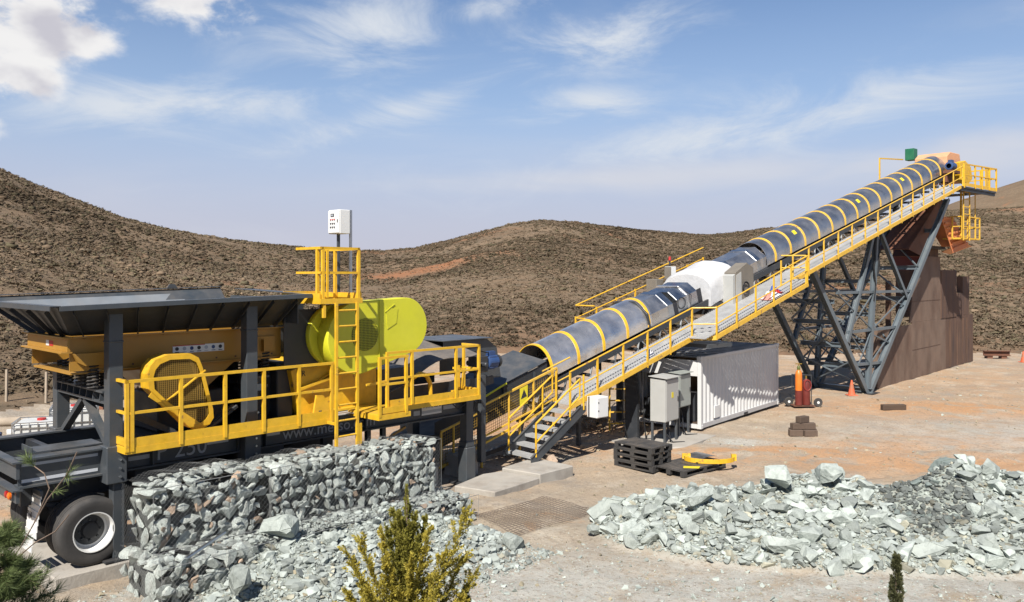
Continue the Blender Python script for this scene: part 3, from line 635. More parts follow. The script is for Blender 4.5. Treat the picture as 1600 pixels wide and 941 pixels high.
    part('feeder_foot', OCH, fd, lambda b: (b.prism([(-.80, 3.35), (-.1, 3.35), (-.1, 3.16), (-.22, 3.145), (-.62, 3.145), (-.72, 3.2)], 'y', .80, .898),))
    part('feeder_foot', OCH, fd, lambda b: (b.prism([(2.25, 3.45), (2.85, 3.45), (2.85, 3.16), (2.25, 3.16)], 'y', .86, .899), b.prism([(2.42, 3.165), (2.44, 3.165), (2.44, 3.4), (2.42, 3.4)], 'y', .76, .858), b.prism([(2.56, 3.165), (2.58, 3.165), (2.58, 3.4), (2.56, 3.4)], 'y', .76, .858)))
    part('dust_chute', OCH, fd, lambda b: (b.prism([(.35, 3.02), (2.05, 3.02), (1.45, 2.55), (.85, 2.55)], 'y', .92, 2.6),))
    for x in np.linspace(-.2, 2.8, 9): part('bolt', RUSTD, fd, lambda b: b.tube((x, .899, 3.11), (x, .885, 3.11), .016, 6))
    dec = box('warning_strip', WHITE, fd, .86, 1.82, .890, .896, 3.235, 3.375); dec['label'] = 'white strip of safety pictogram stickers'
    for i, m in enumerate((BLKI, REFL, DRUM, BLKI, REFL, BLUE, BLKI)):
        x0 = .89+i*.135; part('pictogram', m, dec, lambda b: (b.lathe([(.034, 0), (.034, -.003), (.001, -.003)], (x0+.045, .8895, 3.315), 'y', 10), b.box(x0+.01, x0+.085, .8865, .8895, 3.25, 3.262)))
    box('stripe', RED, dec, .86, 1.45, .8865, .8895, 3.362, 3.375)
    # --- hopper
    hz = lambda x: 4.13+.028*(x+1.25)
    A0 = (-.80, .92, 3.64); A1 = (3.05, .92, 3.66); B1 = (3.10, .12, hz(3.1)); B0 = (-1.25, .12, hz(-1.25))
    hp = part('hopper', DARK, t, lambda b: (b.plate([A0, A1, B1, B0], .014), ))
    hp['label'] = 'dark grey flared feed hopper with ribbed walls'
    part('hopper_wall', SLATE, hp, lambda b: b.plate([(-.80, 2.78, 3.64), (3.05, 2.78, 3.66), (3.1, 3.55, hz(3.1)+.10), (-1.25, 3.55, hz(-1.25)+.10)], .014))
    part('hopper_wall', DARK, hp, lambda b: b.plate([(-.80, .92, 3.64), (-.80, 2.78, 3.64), (-1.25, 3.55, hz(-1.25)), (-1.25, .12, hz(-1.25))], .014))
    part('hopper_liner', mat('pale_grey_liner', (.30, .33, .35), .35, .3, .15, 2, dust=.3), hp, lambda b: b.plate([(-1.0, 2.92, 3.80), (2.0, 2.92, 3.82), (2.3, 3.50, hz(2.3)+.06), (-1.2, 3.50, hz(-1.2)+.06)], .006))  # pale grey sheet over the inner face of the far wall
    part('hopper_lip', SLATE, hp, lambda b: (b.plate([(-1.27, -.02, hz(-1.25)+.012), (3.12, -.02, hz(3.1)+.012), (3.12, .14, hz(3.1)+.012), (-1.27, .14, hz(-1.25)+.012)], .012), b.plate([(-1.27, -.02, hz(-1.25)-.055), (3.12, -.02, hz(3.1)-.055), (3.12, -.02, hz(3.1)+.01), (-1.27, -.02, hz(-1.25)+.01)], .010)))
    part('hopper_lip', SLATE, hp, lambda b: (b.plate([(-1.40, -.02, hz(-1.25)+.02), (-1.25, -.02, hz(-1.25)+.02), (-1.25, 3.6, hz(-1.25)+.03), (-1.40, 3.6, hz(-1.25)+.03)], .012), b.plate([(-1.40, -.02, hz(-1.25)-.05), (-1.40, 3.6, hz(-1.25)-.05), (-1.40, 3.6, hz(-1.25)+.02), (-1.40, -.02, hz(-1.25)+.02)], .010)))
    part('hopper_lip', SLATE, hp, lambda b: b.plate([(-1.27, 3.5, hz(-1.25)+.13), (3.12, 3.5, hz(3.1)+.13), (3.12, 3.66, hz(3.1)+.13), (-1.27, 3.66, hz(-1.25)+.13)], .012))
    for i in range(9):   # outside ribs of the near wall
        f0 = .05+i*.112; p = Vector(A0).lerp(Vector(A1), f0); q = Vector(B0).lerp(Vector(B1), f0); n_ = (Vector(A1)-Vector(A0)).cross(q-p).normalized(); n_ = n_ if n_.y < 0 else -n_
        part('rib', DARK, hp, lambda b: b.plate([p+n_*.008, q+n_*.008-Vector((0, 0, .05)), q+n_*.085-Vector((0, 0, .05)), p+n_*.075], .014))
    for i in range(4):
        f0 = .12+i*.26; p = Vector((-.80, lerp(.92, 2.78, f0), 3.64)); q = Vector((-1.25, lerp(.12, 3.55, f0), 4.08)); n_ = Vector((-.75, 0, -.66))
        part('rib', DARK, hp, lambda b: b.plate([p+n_*.008, q+n_*.008, q+n_*.08, p+n_*.08], .014))
    # rear chute plates between the hopper and crusher
    part('feed_plate', DARK, t, lambda b: (b.box(2.95, 3.72, .70, .72, 2.80, 3.95), b.box(3.75, 4.5, .66, .68, 2.95, 4.0), b.box(3.0, 4.4, 2.3, 2.32, 2.8, 4.1)))
    part('feed_hood', SLATE, t, lambda b: (b.plate([(3.1, .2, 4.26), (3.6, .3, 4.24), (3.6, 2.9, 4.32), (3.1, 2.9, 4.34)], .014), b.box(3.0, 3.02, .3, 2.9, 3.7, 4.2)))
    part('lifting_eye', SLATE, t, lambda b: b.prism([(1.9, 4.34), (2.15, 4.34), (2.08, 4.44), (1.97, 4.44)], 'y', 3.5, 3.53))
    # --- jaw crusher body
    cr = part('crusher_body', YEL, t, lambda b: (b.prism([(3.16, 2.75), (4.30, 3.10), (5.25, 3.06), (5.25, 1.84), (3.40, 1.84), (3.30, 2.1)], 'y', .80, 2.5),), bevel=.01)
    cr['label'] = 'yellow painted jaw crusher body'
    part('stiffener', YEL, cr, lambda b: (b.beam((3.30, .74, 2.38), (4.35, .74, 2.62), .14, .05), b.beam((3.55, .77, 2.42), (4.1, .77, 2.66), .1, .02)))
    part('bearing_gusset', YEL, cr, lambda b: b.prism([(3.55, 1.86), (3.92, 1.86), (3.90, 2.05), (3.78, 2.22), (3.62, 2.24)], 'y', .60, .65))
    part('foot_plate', YEL, cr, lambda b: (b.box(3.35, 3.98, .55, .79, 1.835, 1.87), b.box(4.0, 5.2, .62, .79, 1.86, 1.90)))
    part('bolt', YEL, cr, lambda b: (b.tube((4.2, .72, 1.90), (4.2, .72, 1.98), .04, 8),)); part('bolt', DARK, cr, lambda b: b.tube((3.7, .6, 1.87), (3.7, .6, 1.93), .035, 6))
    text('lettering', 'TR', .16, BLKI, cr, face_y(3.30, .796, 2.62)); box('sticker', RED, cr, 3.16, 3.3, .785, .798, 2.80, 2.9)
    part('deck_top', GRATE, t, lambda b: b.box(3.0, 5.6, .30, .60, 1.835, 1.85))
    # --- lime flywheel and belt guard
    def capsule(c0, r0, c1, r1, n=26):
        pts = []
        d = Vector((c1[0]-c0[0], c1[1]-c0[1])); L_ = d.length; a0 = math.atan2(d.y, d.x); ph = math.acos((r0-r1)/L_)
        for i in range(n): a = a0+ph+(2*math.pi-2*ph)*i/(n-1); pts.append((c0[0]+r0*math.cos(a), c0[1]+r0*math.sin(a)))
        for i in range(n): a = a0-ph+(2*ph)*i/(n-1); pts.append((c1[0]+r1*math.cos(a), c1[1]+r1*math.sin(a)))
        return pts
    pts = capsule((4.34, 3.36), .73, (5.55, 3.55), .60)
    g = MB().prism(pts, 'y', .20, .56).build('flywheel_guard', LIME, t, smooth=False, bevel=.012); g['label'] = 'large lime green flywheel and belt guard'
    def flat(o):
        for p in o.data.polygons: p.use_smooth = abs(p.normal.y) < .5
    flat(g)
    dk = part('guard_mesh_window', mat('mesh_window', (.05, .055, .012), .6), g, lambda b: b.lathe([(.001, 0), (.33, 0), (.33, -.004), (.001, -.004)], (4.50, .198, 3.42), 'y', 28))
    part('window_wires', LIME, g, lambda b: [b.beam((4.50+u, .19, 3.42-math.sqrt(max(.0, .33**2-u*u))), (4.50+u, .19, 3.42+math.sqrt(max(.0, .33**2-u*u))), .006) for u in np.linspace(-.30, .30, 19)] and [b.beam((4.50-math.sqrt(max(.0, .33**2-u*u)), .186, 3.42+u), (4.50+math.sqrt(max(.0, .33**2-u*u)), .186, 3.42+u), .006) for u in np.linspace(-.30, .30, 19)], kind='stuff')
    g2 = MB().prism([(4.05+.62*math.cos(a), 3.42+.62*math.sin(a)) for a in np.linspace(0, 2*math.pi, 40, endpoint=False)], 'y', .57, .78).build('flywheel_cover', LIME, t, bevel=.01); flat(g2)
    part('guard_dent_panel', LIME, g, lambda b: (b.prism([(5.02, 3.95), (5.34, 3.92), (5.30, 3.62), (5.06, 3.50)], 'y', .190, .199), b.beam((5.0, .188, 3.86), (5.25, .188, 4.02), .012)))
    part('guard_seam', LIME, g, lambda b: (b.beam((4.86, .193, 2.86), (4.86, .193, 4.09), .02, .012)))
    # --- yellow mesh belt guard beside the walkway
    pg = [(.13, 2.99), (.17, 3.12), (.26, 3.22), (.46, 3.29), (.86, 3.28), (1.0, 3.20), (1.06, 3.06), (1.12, 2.86), (1.26, 2.29), (1.27, 2.14), (1.20, 2.04), (1.08, 1.98), (.95, 1.98), (.83, 2.04), (.15, 2.75)]
    gb = MB(); cx_, cz_ = .74, 2.68
    inn = [(cx_+(x-cx_)*.84, cz_+(z-cz_)*.86) for x, z in pg]; n = len(pg)
    for i in range(n):
        a, b_, c, d = pg[i], pg[(i+1) % n], inn[(i+1) % n], inn[i]
        gb.plate([(a[0], .20, a[1]), (b_[0], .20, b_[1]), (c[0], .20, c[1]), (d[0], .20, d[1])], .01)
        gb.plate([(a[0], .205, a[1]), (b_[0], .205, b_[1]), (b_[0], .50, b_[1]), (a[0], .50, a[1])], .01)
    go = gb.build('belt_guard', YEL, t); go['label'] = 'yellow framed belt guard with brown wire mesh'
    part('guard_brace', YEL, go, lambda b: (b.beam((.45, .21, 2.52), (1.12, .21, 2.98), .06, .02), b.beam((.18, .215, 2.66), (1.0, .215, 2.04), .02, .10)))
    def inside(x, z):
        c = False; j = n-1
        for i in range(n):
            if (inn[i][1] > z) != (inn[j][1] > z) and x < (inn[j][0]-inn[i][0])*(z-inn[i][1])/(inn[j][1]-inn[i][1])+inn[i][0]: c = not c
            j = i
        return c
    mw = MB()
    def span(axis, u):
        vs_ = [v for v in np.linspace(-.2, 3.6, 600) if (inside(u, v) if axis == 'v' else inside(v, u))]
        return (vs_[0], vs_[-1]) if len(vs_) > 1 else None
    for u in np.arange(.18, 1.25, .034):
        r_ = span('v', u)
        if r_: mw.beam((u, .225, r_[0]), (u, .225, r_[1]), .009)
    for u in np.arange(2.05, 3.26, .034):
        r_ = span('h', u)
        if r_: mw.beam((r_[0], .234, u), (r_[1], .234, u), .009)
    mw.build('wire_mesh', MESHB, go, kind='stuff')
    part('guard_back', mat('guard_back_dark', (.16, .10, .03), .7), go, lambda b: b.prism(inn, 'y', .47, .475))
    part('shade_block', DARK, t, lambda b: b.box(.7, 2.0, 1.15, 2.35, 1.83, 2.50), bevel=.02); part('shade_block_front', DARK, t, lambda b: b.box(2.95, 3.3, .95, 2.4, 1.83, 2.9), bevel=.02)  # dark blocks added to blacken the see-through space under the feeder
    part('shade_wedge', DARK, t, lambda b: b.prism([(2.3, 2.7), (3.2, 2.7), (2.9, 1.84), (2.6, 1.84)], 'y', 1.2, 2.3)); box('shade_sheet_low', DARK, t, .2, 5.3, 2.5, 2.52, .1, 1.385); box('shade_sheet_high', DARK, t, 1.0, 3.0, 2.56, 2.58, 1.84, 3.0)  # dark wedge and sheets added to stand for the shaded interior
    # --- near walkway with railing
    pf = part('walkway_frame', YEL, t, lambda b: (b.box(-.28, 3.62, -.012, .02, 1.77, 1.87), b.box(-.30, -.24, .02, .55, 1.77, 1.87), b.box(-.2, 3.6, .05, .50, 1.845, 1.865)))
    ra = part('walkway_railing', YEL, t, lambda b: b.box(-.30, -.26, -.01, .52, 1.90, 2.02))
    railing(ra, [(-.28, .46, 1.85), (-.28, 0, 1.85), (3.62, 0, 1.85)], [(0, .05), (0, 1), (1, .02), (1, .225), (1, .425), (1, .615), (1, .80), (1, .985)], h=1.10, toe=.15)
    pf2 = part('walkway_frame', YEL, t, lambda b: (b.box(5.2, 7.58, -.012, .02, 1.80, 1.90), b.box(4.30, 5.1, -.52, -.49, 1.78, 1.88), b.box(4.30, 4.33, -.49, .5, 1.78, 1.88), b.box(5.08, 5.10, -.49, 0, 1.78, 1.88), b.box(4.33, 7.56, .02, .5, 1.875, 1.89), b.box(4.33, 5.08, -.49, .018, 1.875, 1.89)))
    rb = part('walkway_railing', YEL, t, lambda b: b.box(7.50, 7.54, 0.02, .5, 1.93, 2.05))
    railing(rb, [(4.33, -.5, 1.88), (5.02, -.5, 1.88)], [(0, 0), (0, .96)], h=1.14, toe=0); railing(rb, [(4.92, 0.02, 1.88), (7.55, 0.02, 1.88), (7.55, .55, 1.88)], [(0, 0), (0, .25), (0, .73), (0, .998), (1, .95)], h=1.17, toe=.15)
    box('toe_board', YEL, rb, 4.36, 5.0, -.507, -.495, 1.90, 2.02); part('gate_bar', YEL, rb, lambda b: b.beam((4.4, .02, 2.42), (4.9, .02, 2.45), .045))
    part('valve_handle', YEL, t, lambda b: (b.beam((7.35, .5, 1.9), (7.35, .5, 2.55), .07), b.beam((7.2, .5, 2.5), (7.55, .5, 2.44), .05), b.box(7.2, 7.5, .42, .58, 1.9, 1.98), b.beam((7.45, .5, 2.0), (7.52, .5, 2.45), .035)))
    # --- ladder up to the upper platform
    ld = part('ladder', YEL, t, lambda b: (b.beam((3.47, -.29, .75), (3.47, -.29, 4.10), .05, .05), b.beam((3.95, -.29, .75), (3.95, -.29, 4.10), .05, .05)))
    for i in range(11): part('rung', YEL, ld, lambda b: b.tube((3.48, -.29, .95+i*.3), (3.94, -.29, .95+i*.3), .019, 8))
    box('ladder_bracket', YEL, ld, 3.98, 4.05, -.31, -.27, 1.35, 1.75); part('ladder_bracket', YEL, ld, lambda b: b.beam((3.47, -.262, 1.8), (3.47, -.02, 1.8), .05))
    # --- upper platform
    up = part('upper_platform', YEL, t, lambda b: (b.box(3.14, 4.10, -.26, -.23, 4.08, 4.18), b.box(3.17, 4.07, -.228, 1.1, 4.12, 4.14), b.box(4.072, 4.10, -.228, 1.1, 4.08, 4.28), b.box(3.14, 3.168, -.228, 1.1, 4.08, 4.28), b.box(3.17, 4.07, 1.07, 1.1, 4.142, 4.30)))
    ru = part('platform_railing', YEL, t, lambda b: b.beam((3.24, -.22, 3.82), (3.24, -.22, 4.07), .055))
    railing(ru, [(3.2, .62, 4.14), (3.2, -.22, 4.14), (4.03, -.22, 4.14), (4.03, .9, 4.14)], [(0, .82), (1, 0.02), (1, 1), (2, .7)], h=1.02, toe=0)
    part('grab_rail', YEL, ru, lambda b: b.beam((3.3, -.24, 4.2), (3.3, -.24, 5.1), .04))
    for x in (3.3, 3.95): box('platform_strut', DARK, up, x-.04, x+.04, .85, .93, 2.9, 4.115)
    # --- discharge end: rubber skirts, belt, hood, drive
    part('discharge_box', DARK, t, lambda b: (b.box(5.3, 6.2, .75, 2.5, 1.86, 2.6), b.box(6.2, 8.3, .78, .82, 1.9, 2.15), b.box(6.2, 8.3, 2.4, 2.44, 1.9, 2.15)))
    sk = MB(); prev = None
    for i in range(13):
        f = i/12; x = lerp(5.5, 8.2, f); z = 2.20+.55*math.sin(min(1, f*1.25)*math.pi/2)-.05*math.sin(f*9); a = (x, .70, z-.12*(1-f)); c = (x+.1, 2.0, z+.30)
        if prev: sk.plate([prev[0], a, c, prev[1]], .015)
        prev = (a, c)
    sk.build('rubber_skirt', BELT, t, smooth=True)
    part('hose_arch', YEL, t, lambda b: b.path([(6.62, .62, 1.92), (6.60, .62, 2.2), (6.5, .62, 2.38), (6.3, .62, 2.44), (6.1, .62, 2.36), (5.95, .62, 2.2)], .05, 8))
    hd = part('discharge_hood', SLATE, t, lambda b: (b.prism([(7.7, 3.02), (9.2, 3.0), (9.55, 2.75), (9.7, 2.0), (8.75, 2.0), (8.75, 2.6), (7.75, 2.68)], 'y', 1.40, 1.42), b.prism([(7.7, 3.02), (9.2, 3.0), (9.55, 2.75), (9.7, 2.0), (8.75, 2.0), (8.75, 2.6), (7.75, 2.68)], 'y', 2.7, 2.72), b.box(7.62, 9.3, 1.30, 2.8, 3.03, 3.05), b.plate([(9.2, 1.4, 3.0), (9.55, 1.4, 2.75), (9.55, 2.7, 2.75), (9.2, 2.7, 3.0)], .012)))
    hd['label'] = 'dark grey sheet metal hood over the discharge belt'
    mo = part('drive_motor', BLUE, t, lambda b: (b.lathe([(.10, 0), (.17, .02), (.17, .34), (.12, .38), (.001, .38)], (8.75, 1.02, 2.48), 'x', 18), b.box(8.85, 9.05, .96, 1.1, 2.64, 2.74)), smooth=True); mo['label'] = 'blue electric drive motor'
    for i in range(8): a = i/8*2*math.pi; part('cooling_fin', BLUE, mo, lambda b: b.beam((8.79, 1.02+.18*math.cos(a), 2.48+.18*math.sin(a)), (9.07, 1.02+.18*math.cos(a), 2.48+.18*math.sin(a)), .012, .03))
    part('gearbox', DARK, t, lambda b: (b.box(8.3, 8.72, .88, 1.18, 2.25, 2.65), b.tube((8.5, .7, 2.45), (8.5, 1.4, 2.45), .07, 10)), bevel=.03)
    part('gear_flange', DARK, t, lambda b: b.tube((9.14, 1.02, 2.48), (9.2, 1.02, 2.48), .16, 16))
    [part('hydraulic_hose', CABLE, t, lambda b: b.path(q_, .015, 5)) for q_ in ([(8.0, 1.2, 2.5), (8.1, 1.0, 2.75), (8.4, .9, 2.8), (8.7, .9, 2.72), (8.9, 1.05, 2.72)], [(7.9, .9, 1.9), (8.1, .7, 1.6), (7.9, .65, 1.2)], [(7.0, .55, 1.85), (7.3, .45, 1.55), (7.7, .5, 1.7)])]
    box('front_support', SLATE, t, 7.58, 7.80, .46, .68, .45, 1.80); box('front_support', SLATE, t, 7.58, 7.8, 2.4, 2.62, -.2, 1.80)
    fl_ = part('front_jack', SLATE, t, lambda b: (b.box(7.54, 7.84, .42, .72, -.20, .62), b.box(7.56, 7.82, .44, .70, .622, .76)), bevel=.015)
    box('jack_foot', DARK, fl_, 7.40, 7.98, .28, .86, -.232, -.202)
    box('front_post', SLATE, t, 8.35, 8.5, .75, .9, .1, 2.2)
    part('engine_guard', YEL2, t, lambda b: (b.path([(2.55, .55, .62), (2.55, .55, .95), (2.75, .55, 1.05), (2.95, .55, .95), (2.95, .55, .62)], .06, 8), b.path([(3.05, .55, .7), (3.05, .55, 1.02), (3.2, .55, 1.12), (3.38, .55, 1.02), (3.38, .55, .7)], .06, 8)))
    for x in (3.9, 5.0, 5.4): box('belt_frame_post', DARK, t, x, x+.1, .8, .9, -.2, 1.38)
    part('under_conveyor', DARK, t, lambda b: (b.beam((1.0, 1.7, .7), (9.2, 1.7, 1.95), .9, .12), b.beam((1.0, 1.2, .75), (9.2, 1.2, 2.0), .06, .2)))
    part('utility_frame', OCH, t, lambda b: (b.beam((5.2, 1.0, .55), (5.5, 1.0, .95), .05, .07), b.beam((5.75, 1.0, 1.05), (6.2, 1.0, 1.22), .04, .05)))
    return t
build_crusher()

# control cabinet on the upper platform
def build_control_cabinet():
    t = thing('control_cabinet', 'white control cabinet with buttons on two posts above the crusher platform', 'control box', tw(4.26, .78, 4.14), RZT)
    b_ = part('cabinet_body', WHITE, t, lambda b: b.box(-.11, .14, -.21, .19, 1.33, 1.82), bevel=.01)
    d = box('door', WHITE, t, -.13, -.113, -.20, .18, 1.345, 1.805, bevel=.006)
    s = box('screen', BLKI, d, -.138, -.131, -.03, .08, 1.68, 1.74); box('display', REFL, s, -.141, -.1385, -.01, .06, 1.69, 1.725)
    for z, m in ((1.62, RED), (1.54, BLKI), (1.465, BLKI)):
        for i in range(3): part('button', m, d, lambda b: b.tube((-.131, .08-i*.065, z), (-.146, .08-i*.065, z), .015, 10))
    box('handle', BLKI, d, -.142, -.131, -.165, -.15, 1.56, 1.62)
    for y in (-.12, .12): pass
    part('post', SLATE, t, lambda b: b.beam((.04, .06, .0), (.04, .06, 1.328), .05)); part('post', STEEL, t, lambda b: b.beam((.165, -.19, .0), (.165, -.19, 1.82), .045))
build_control_cabinet()
# ------------------------------------------------------------------ inclined belt conveyor
HC = R(49.3); UC = (math.sin(HC), math.cos(HC)); OC = (0.0703*21.8, 21.8); RZC = R(90)-HC
SLO = 0.297; BET = math.atan(SLO); SB, CB = math.sin(BET), math.cos(BET)
def ze(x): return 1.05+SLO*x
def cp(s, y, h): return (s-h*SB, y, ze(s)+h*CB)     # h measured square to the slope
def cv(s, y, h): return (s, y, ze(s)+h)             # h measured upright
def cw(x, y, z=0.0): return (OC[0]+UC[0]*x-UC[1]*y, OC[1]+UC[1]*x+UC[0]*y, z)
YC, RT = 1.88, 0.77
def arc(s, r, h0=0.70, n=20, a0=0.0, a1=math.pi):
    pts = []
    for i in range(n+1):
        a = a0+(a1-a0)*i/n; pts.append(cv(s, YC-r*math.cos(a), h0+r*math.sin(a)))
    return [cv(s, YC-r, h0-.10)]+pts+[cv(s, YC+r, h0-.10)]
def sheet(b, rows):
    n = len(rows[0]); vs = [p for r in rows for p in r]; fs = [(j*n+i, j*n+i+1, (j+1)*n+i+1, (j+1)*n+i) for j in range(len(rows)-1) for i in range(n-1)]
    return b.add(vs, fs)
def shell(s0, s1, r, th=.012, h0=.70):
    b = MB(); o0, o1, i0, i1 = arc(s0, r, h0), arc(s1, r, h0), arc(s0, r-th, h0), arc(s1, r-th, h0); n = len(o0); V = o0+o1+i0+i1; F_ = []
    for i in range(n-1): F_ += [(i, i+1, n+i+1, n+i), (2*n+i, 3*n+i, 3*n+i+1, 2*n+i+1), (i, 2*n+i, 2*n+i+1, i+1), (n+i, n+i+1, 3*n+i+1, 3*n+i)]
    F_ += [(0, n, 3*n, 2*n), (n-1, 3*n-1, 4*n-1, 2*n-1)]
    return b.add(V, F_)
def hexprof(s, y0=1.14, y1=2.62, h0=.45, h1=.92, h2=1.28, yb=.40): return [cp(s, y0, h0), cp(s, y0, h1), cp(s, y0+yb, h2), cp(s, y1-yb, h2), cp(s, y1, h1), cp(s, y1, h0)]
def hexhood(parent, name, m, s0, s1, **k):
    b = MB(); A = hexprof(s0, **k); B = hexprof(s1, **k); n = 6
    b.add(A+B, [(i, i+1, n+i+1, n+i) for i in range(n-1)]+[tuple(range(n)), tuple(reversed(range(n, 2*n)))]); return b.build(name, m, parent, bevel=.012)

IDLER = mat('idler_grey', (.20, .22, .23), .5, 0, .15, 3, dust=.3)
def build_conveyor():
    t = thing('belt_conveyor', 'long inclined belt conveyor under galvanised half round covers with yellow bands', 'conveyor', (OC[0], OC[1], 0), RZC)
    # stringers, belt, idlers
    for y in (1.08, 2.68): beam('stringer', DARK, t, cv(-3.9, y, .42), cv(28.2, y, .42), .07, .20)
    part('belt', BELT, t, lambda b: (b.beam(cv(-3.7, YC, .60), cv(28.2, YC, .60), 1.15, .02), b.beam(cv(-3.7, YC, .22), cv(28.2, YC, .22), 1.1, .015)))
    part('lower_chord', DARK, t, lambda b: (b.beam(cv(-1, 1.0, .0), cv(27, 1.0, .0), .08, .10), b.beam(cv(-1, 2.7, .0), cv(27, 2.7, .0), .08, .10)))
    s = -.3; k = 0
    while s < 27.3:
        if not 6.9 < s < 9.0:
            part('idler_frame', SLATE if k % 2 else IDLER, t, lambda b: (b.beam(cv(s, 1.0, .05), cv(s+.22, 1.10, .40), .05, .05), b.beam(cv(s+.5, 1.02, .05), cv(s+.22, 1.10, .40), .04, .04)))
            part('return_idler', DARK, t, lambda b: (b.tube(cv(s, 1.0, .16), cv(s, 2.7, .16), .05, 8),))
        s += 1.05; k += 1
    # covers + bands
    def run(sa, bands, sb, m):
        edges = [sa]+list(bands)+[sb]
        for a, b_ in zip(edges[:-1], edges[1:]): 
            if b_-a > .12: shell(a+.004, b_-.004, RT).build('cover_panel', m, t, smooth=True)
        for x in bands:
            w = shell(x-.045, x+.045, RT+.018, .02); w.build('cover_band', YEL2 if sa > 8 else YEL, t, smooth=True)
    run(.36, [.42, 1.48, 2.54, 3.60, 4.60], 4.74, GALVD)
    run(11.25, [11.84+i*1.045 for i in range(15)], 27.25, GALV)
    for sx, n_ in ((13.5, 1), (18.6, 1), (22.8, 1)):
        a = R(38); p = cv(sx, YC-(RT+.004)*math.cos(a), .70+(RT+.004)*math.sin(a)); q = cv(sx, YC-(RT+.004)*math.cos(a+.25), .70+(RT+.004)*math.sin(a+.25))
        d = Vector(cp(1, 0, 0))-Vector(cp(0, 0, 0)); d = d.normalized()*.10
        part('sticker', SIGNY, t, lambda b: b.plate([Vector(p)-d, Vector(p)+d, Vector(q)+d, Vector(q)-d], .006))
    # hexagonal sheet hoods either side of the scanner
    cap = hexhood(t, 'end_collar', DARK, 4.74, 4.80, y0=1.06, y1=2.70, h0=.5, h1=1.0, h2=1.40)
    h1 = hexhood(t, 'sheet_hood', GALV, 4.82, 6.0); hexhood(t, 'hood_band', STEEL, 5.78, 6.06, y0=1.13, y1=2.63, h1=.93, h2=1.30)
    h2 = hexhood(t, 'sheet_hood', STEEL, 6.30, 7.35, y0=1.16, y1=2.6, h1=.95, h2=1.22, yb=.3); hexhood(t, 'hood_band', GALVD, 6.8, 6.88, y0=1.14, y1=2.62, h1=.97, h2=1.26, yb=.3)
    part('cable_loop', CABLE, t, lambda b: (b.path([cp(6.5+.16*math.cos(a)*1.2, 1.14, .78+.18*math.sin(a)) for a in np.linspace(0, 2*math.pi, 13)], .012, 5), b.path([cp(6.9, 1.13, .6), cp(7.0, 1.12, .9), cp(6.8, 1.4, 1.22), cp(6.5, 1.7, 1.3)], .012, 5)))
    hexhood(t, 'sheet_hood', GALV, 9.45, 11.5); hexhood(t, 'hood_band', STEEL, 9.40, 9.62, y0=1.13, y1=2.63, h1=.93, h2=1.30); hexhood(t, 'hood_band', STEEL, 10.85, 11.1, y0=1.13, y1=2.63, h1=.93, h2=1.30)
    part('inspection_gap', BLKI, t, lambda b: (b.plate([cp(9.75, 1.128, .46), cp(10.0, 1.128, .46), cp(10.0, 1.128, .86), cp(9.75, 1.128, .86)], .006), b.plate([cp(6.06, 1.15, .46), cp(6.28, 1.15, .46), cp(6.28, 1.15, .9), cp(6.06, 1.15, .9)], .006), b.plate([cp(7.36, 1.2, .46), cp(7.62, 1.2, .46), cp(7.62, 1.2, .95), cp(7.36, 1.2, .95)], .006)))
    # tail section: skirt walls, mesh guards
    part('skirt_wall', DARK, t, lambda b: (b.plate([cv(-3.6, 1.1, .5), cv(.2, 1.1, .5), cv(.2, 1.1, 1.10), cv(-3.6, 1.1, 1.0)], .02), b.plate([cv(-3.6, 2.66, .5), cv(.2, 2.66, .5), cv(.2, 2.66, 1.15), cv(-3.6, 2.66, 1.05)], .02)))
    part('skirt_hood', SLATE, t, lambda b: (b.plate([cv(-1.5, 1.05, 1.12), cv(.15, 1.05, 1.16), cv(.0, 2.3, 1.42), cv(-1.2, 2.3, 1.42)], .014), b.plate([cv(-1.5, 1.05, 1.12), cv(-1.2, 2.3, 1.42), cv(-1.9, 2.2, 1.40), cv(-2.1, 1.1, 1.02)], .014)))
    part('trim_strip', LIME, t, lambda b: b.beam(cv(-2.1, 1.06, 1.03), cv(-1.3, 1.06, 1.10), .02, .05))
    for s_ in (-2.6, -1.4, -.3): part('wall_stiffener', SLATE, t, lambda b: b.beam(cv(s_, 1.06, .5), cv(s_, 1.06, 1.02), .05, .05))
    def meshguard(sa, sb, y, lo, hi):
        fr = part('mesh_guard', YEL2, t, lambda b: (b.beam(cv(sa, y, lo), cv(sb, y, lo), .04), b.beam(cv(sa, y, hi), cv(sb, y, hi), .05), *(b.beam(cv(s_, y, lo-.02), cv(s_, y, hi), .04) for s_ in np.linspace(sa, sb, 4))))
        w = MB()
        for s_ in np.arange(sa+.06, sb, .07): w.beam(cv(s_, y+.01, lo), cv(s_, y+.01, hi), .007)
        for h in np.arange(lo+.06, hi, .07): w.beam(cv(sa, y+.017, h), cv(sb, y+.017, h), .007)
        w.build('wire_mesh', MESHB, fr, kind='stuff'); return fr
    meshguard(-3.75, -2.62, .62, .03, .90); g = meshguard(-2.45, .12, .62, .22, 1.02)
    sg = part('warning_sign', SIGNY, g, lambda b: b.plate([cv(-1.25, .58, .50), cv(-.98, .58, .50), cv(-.98, .58, .98), cv(-1.25, .58, .98)], .008)); part('warning_triangle', BLKI, sg, lambda b: b.plate([cv(-1.22, .572, .70), cv(-1.01, .572, .70), cv(-1.115, .572, .92)], .004))
    part('tail_frame', YEL2, t, lambda b: (b.beam(cv(-3.8, .62, .05), cv(.1, .62, .05), .05), b.beam(cv(-2.5, .62, .2), (-2.5, .62, G0), .05), b.beam(cv(-1.2, .65, .2), (-1.2, .65, G0+.1), .05), b.beam(cv(0, .62, .2), (0.0, .62, .2), .045)))
    part('tail_pulley', DARK, t, lambda b: (b.tube((-3.75, 1.2, .35), (-3.75, 2.6, .35), .24, 16), b.box(-4.0, -3.5, 1.02, 1.1, .0, .7)))
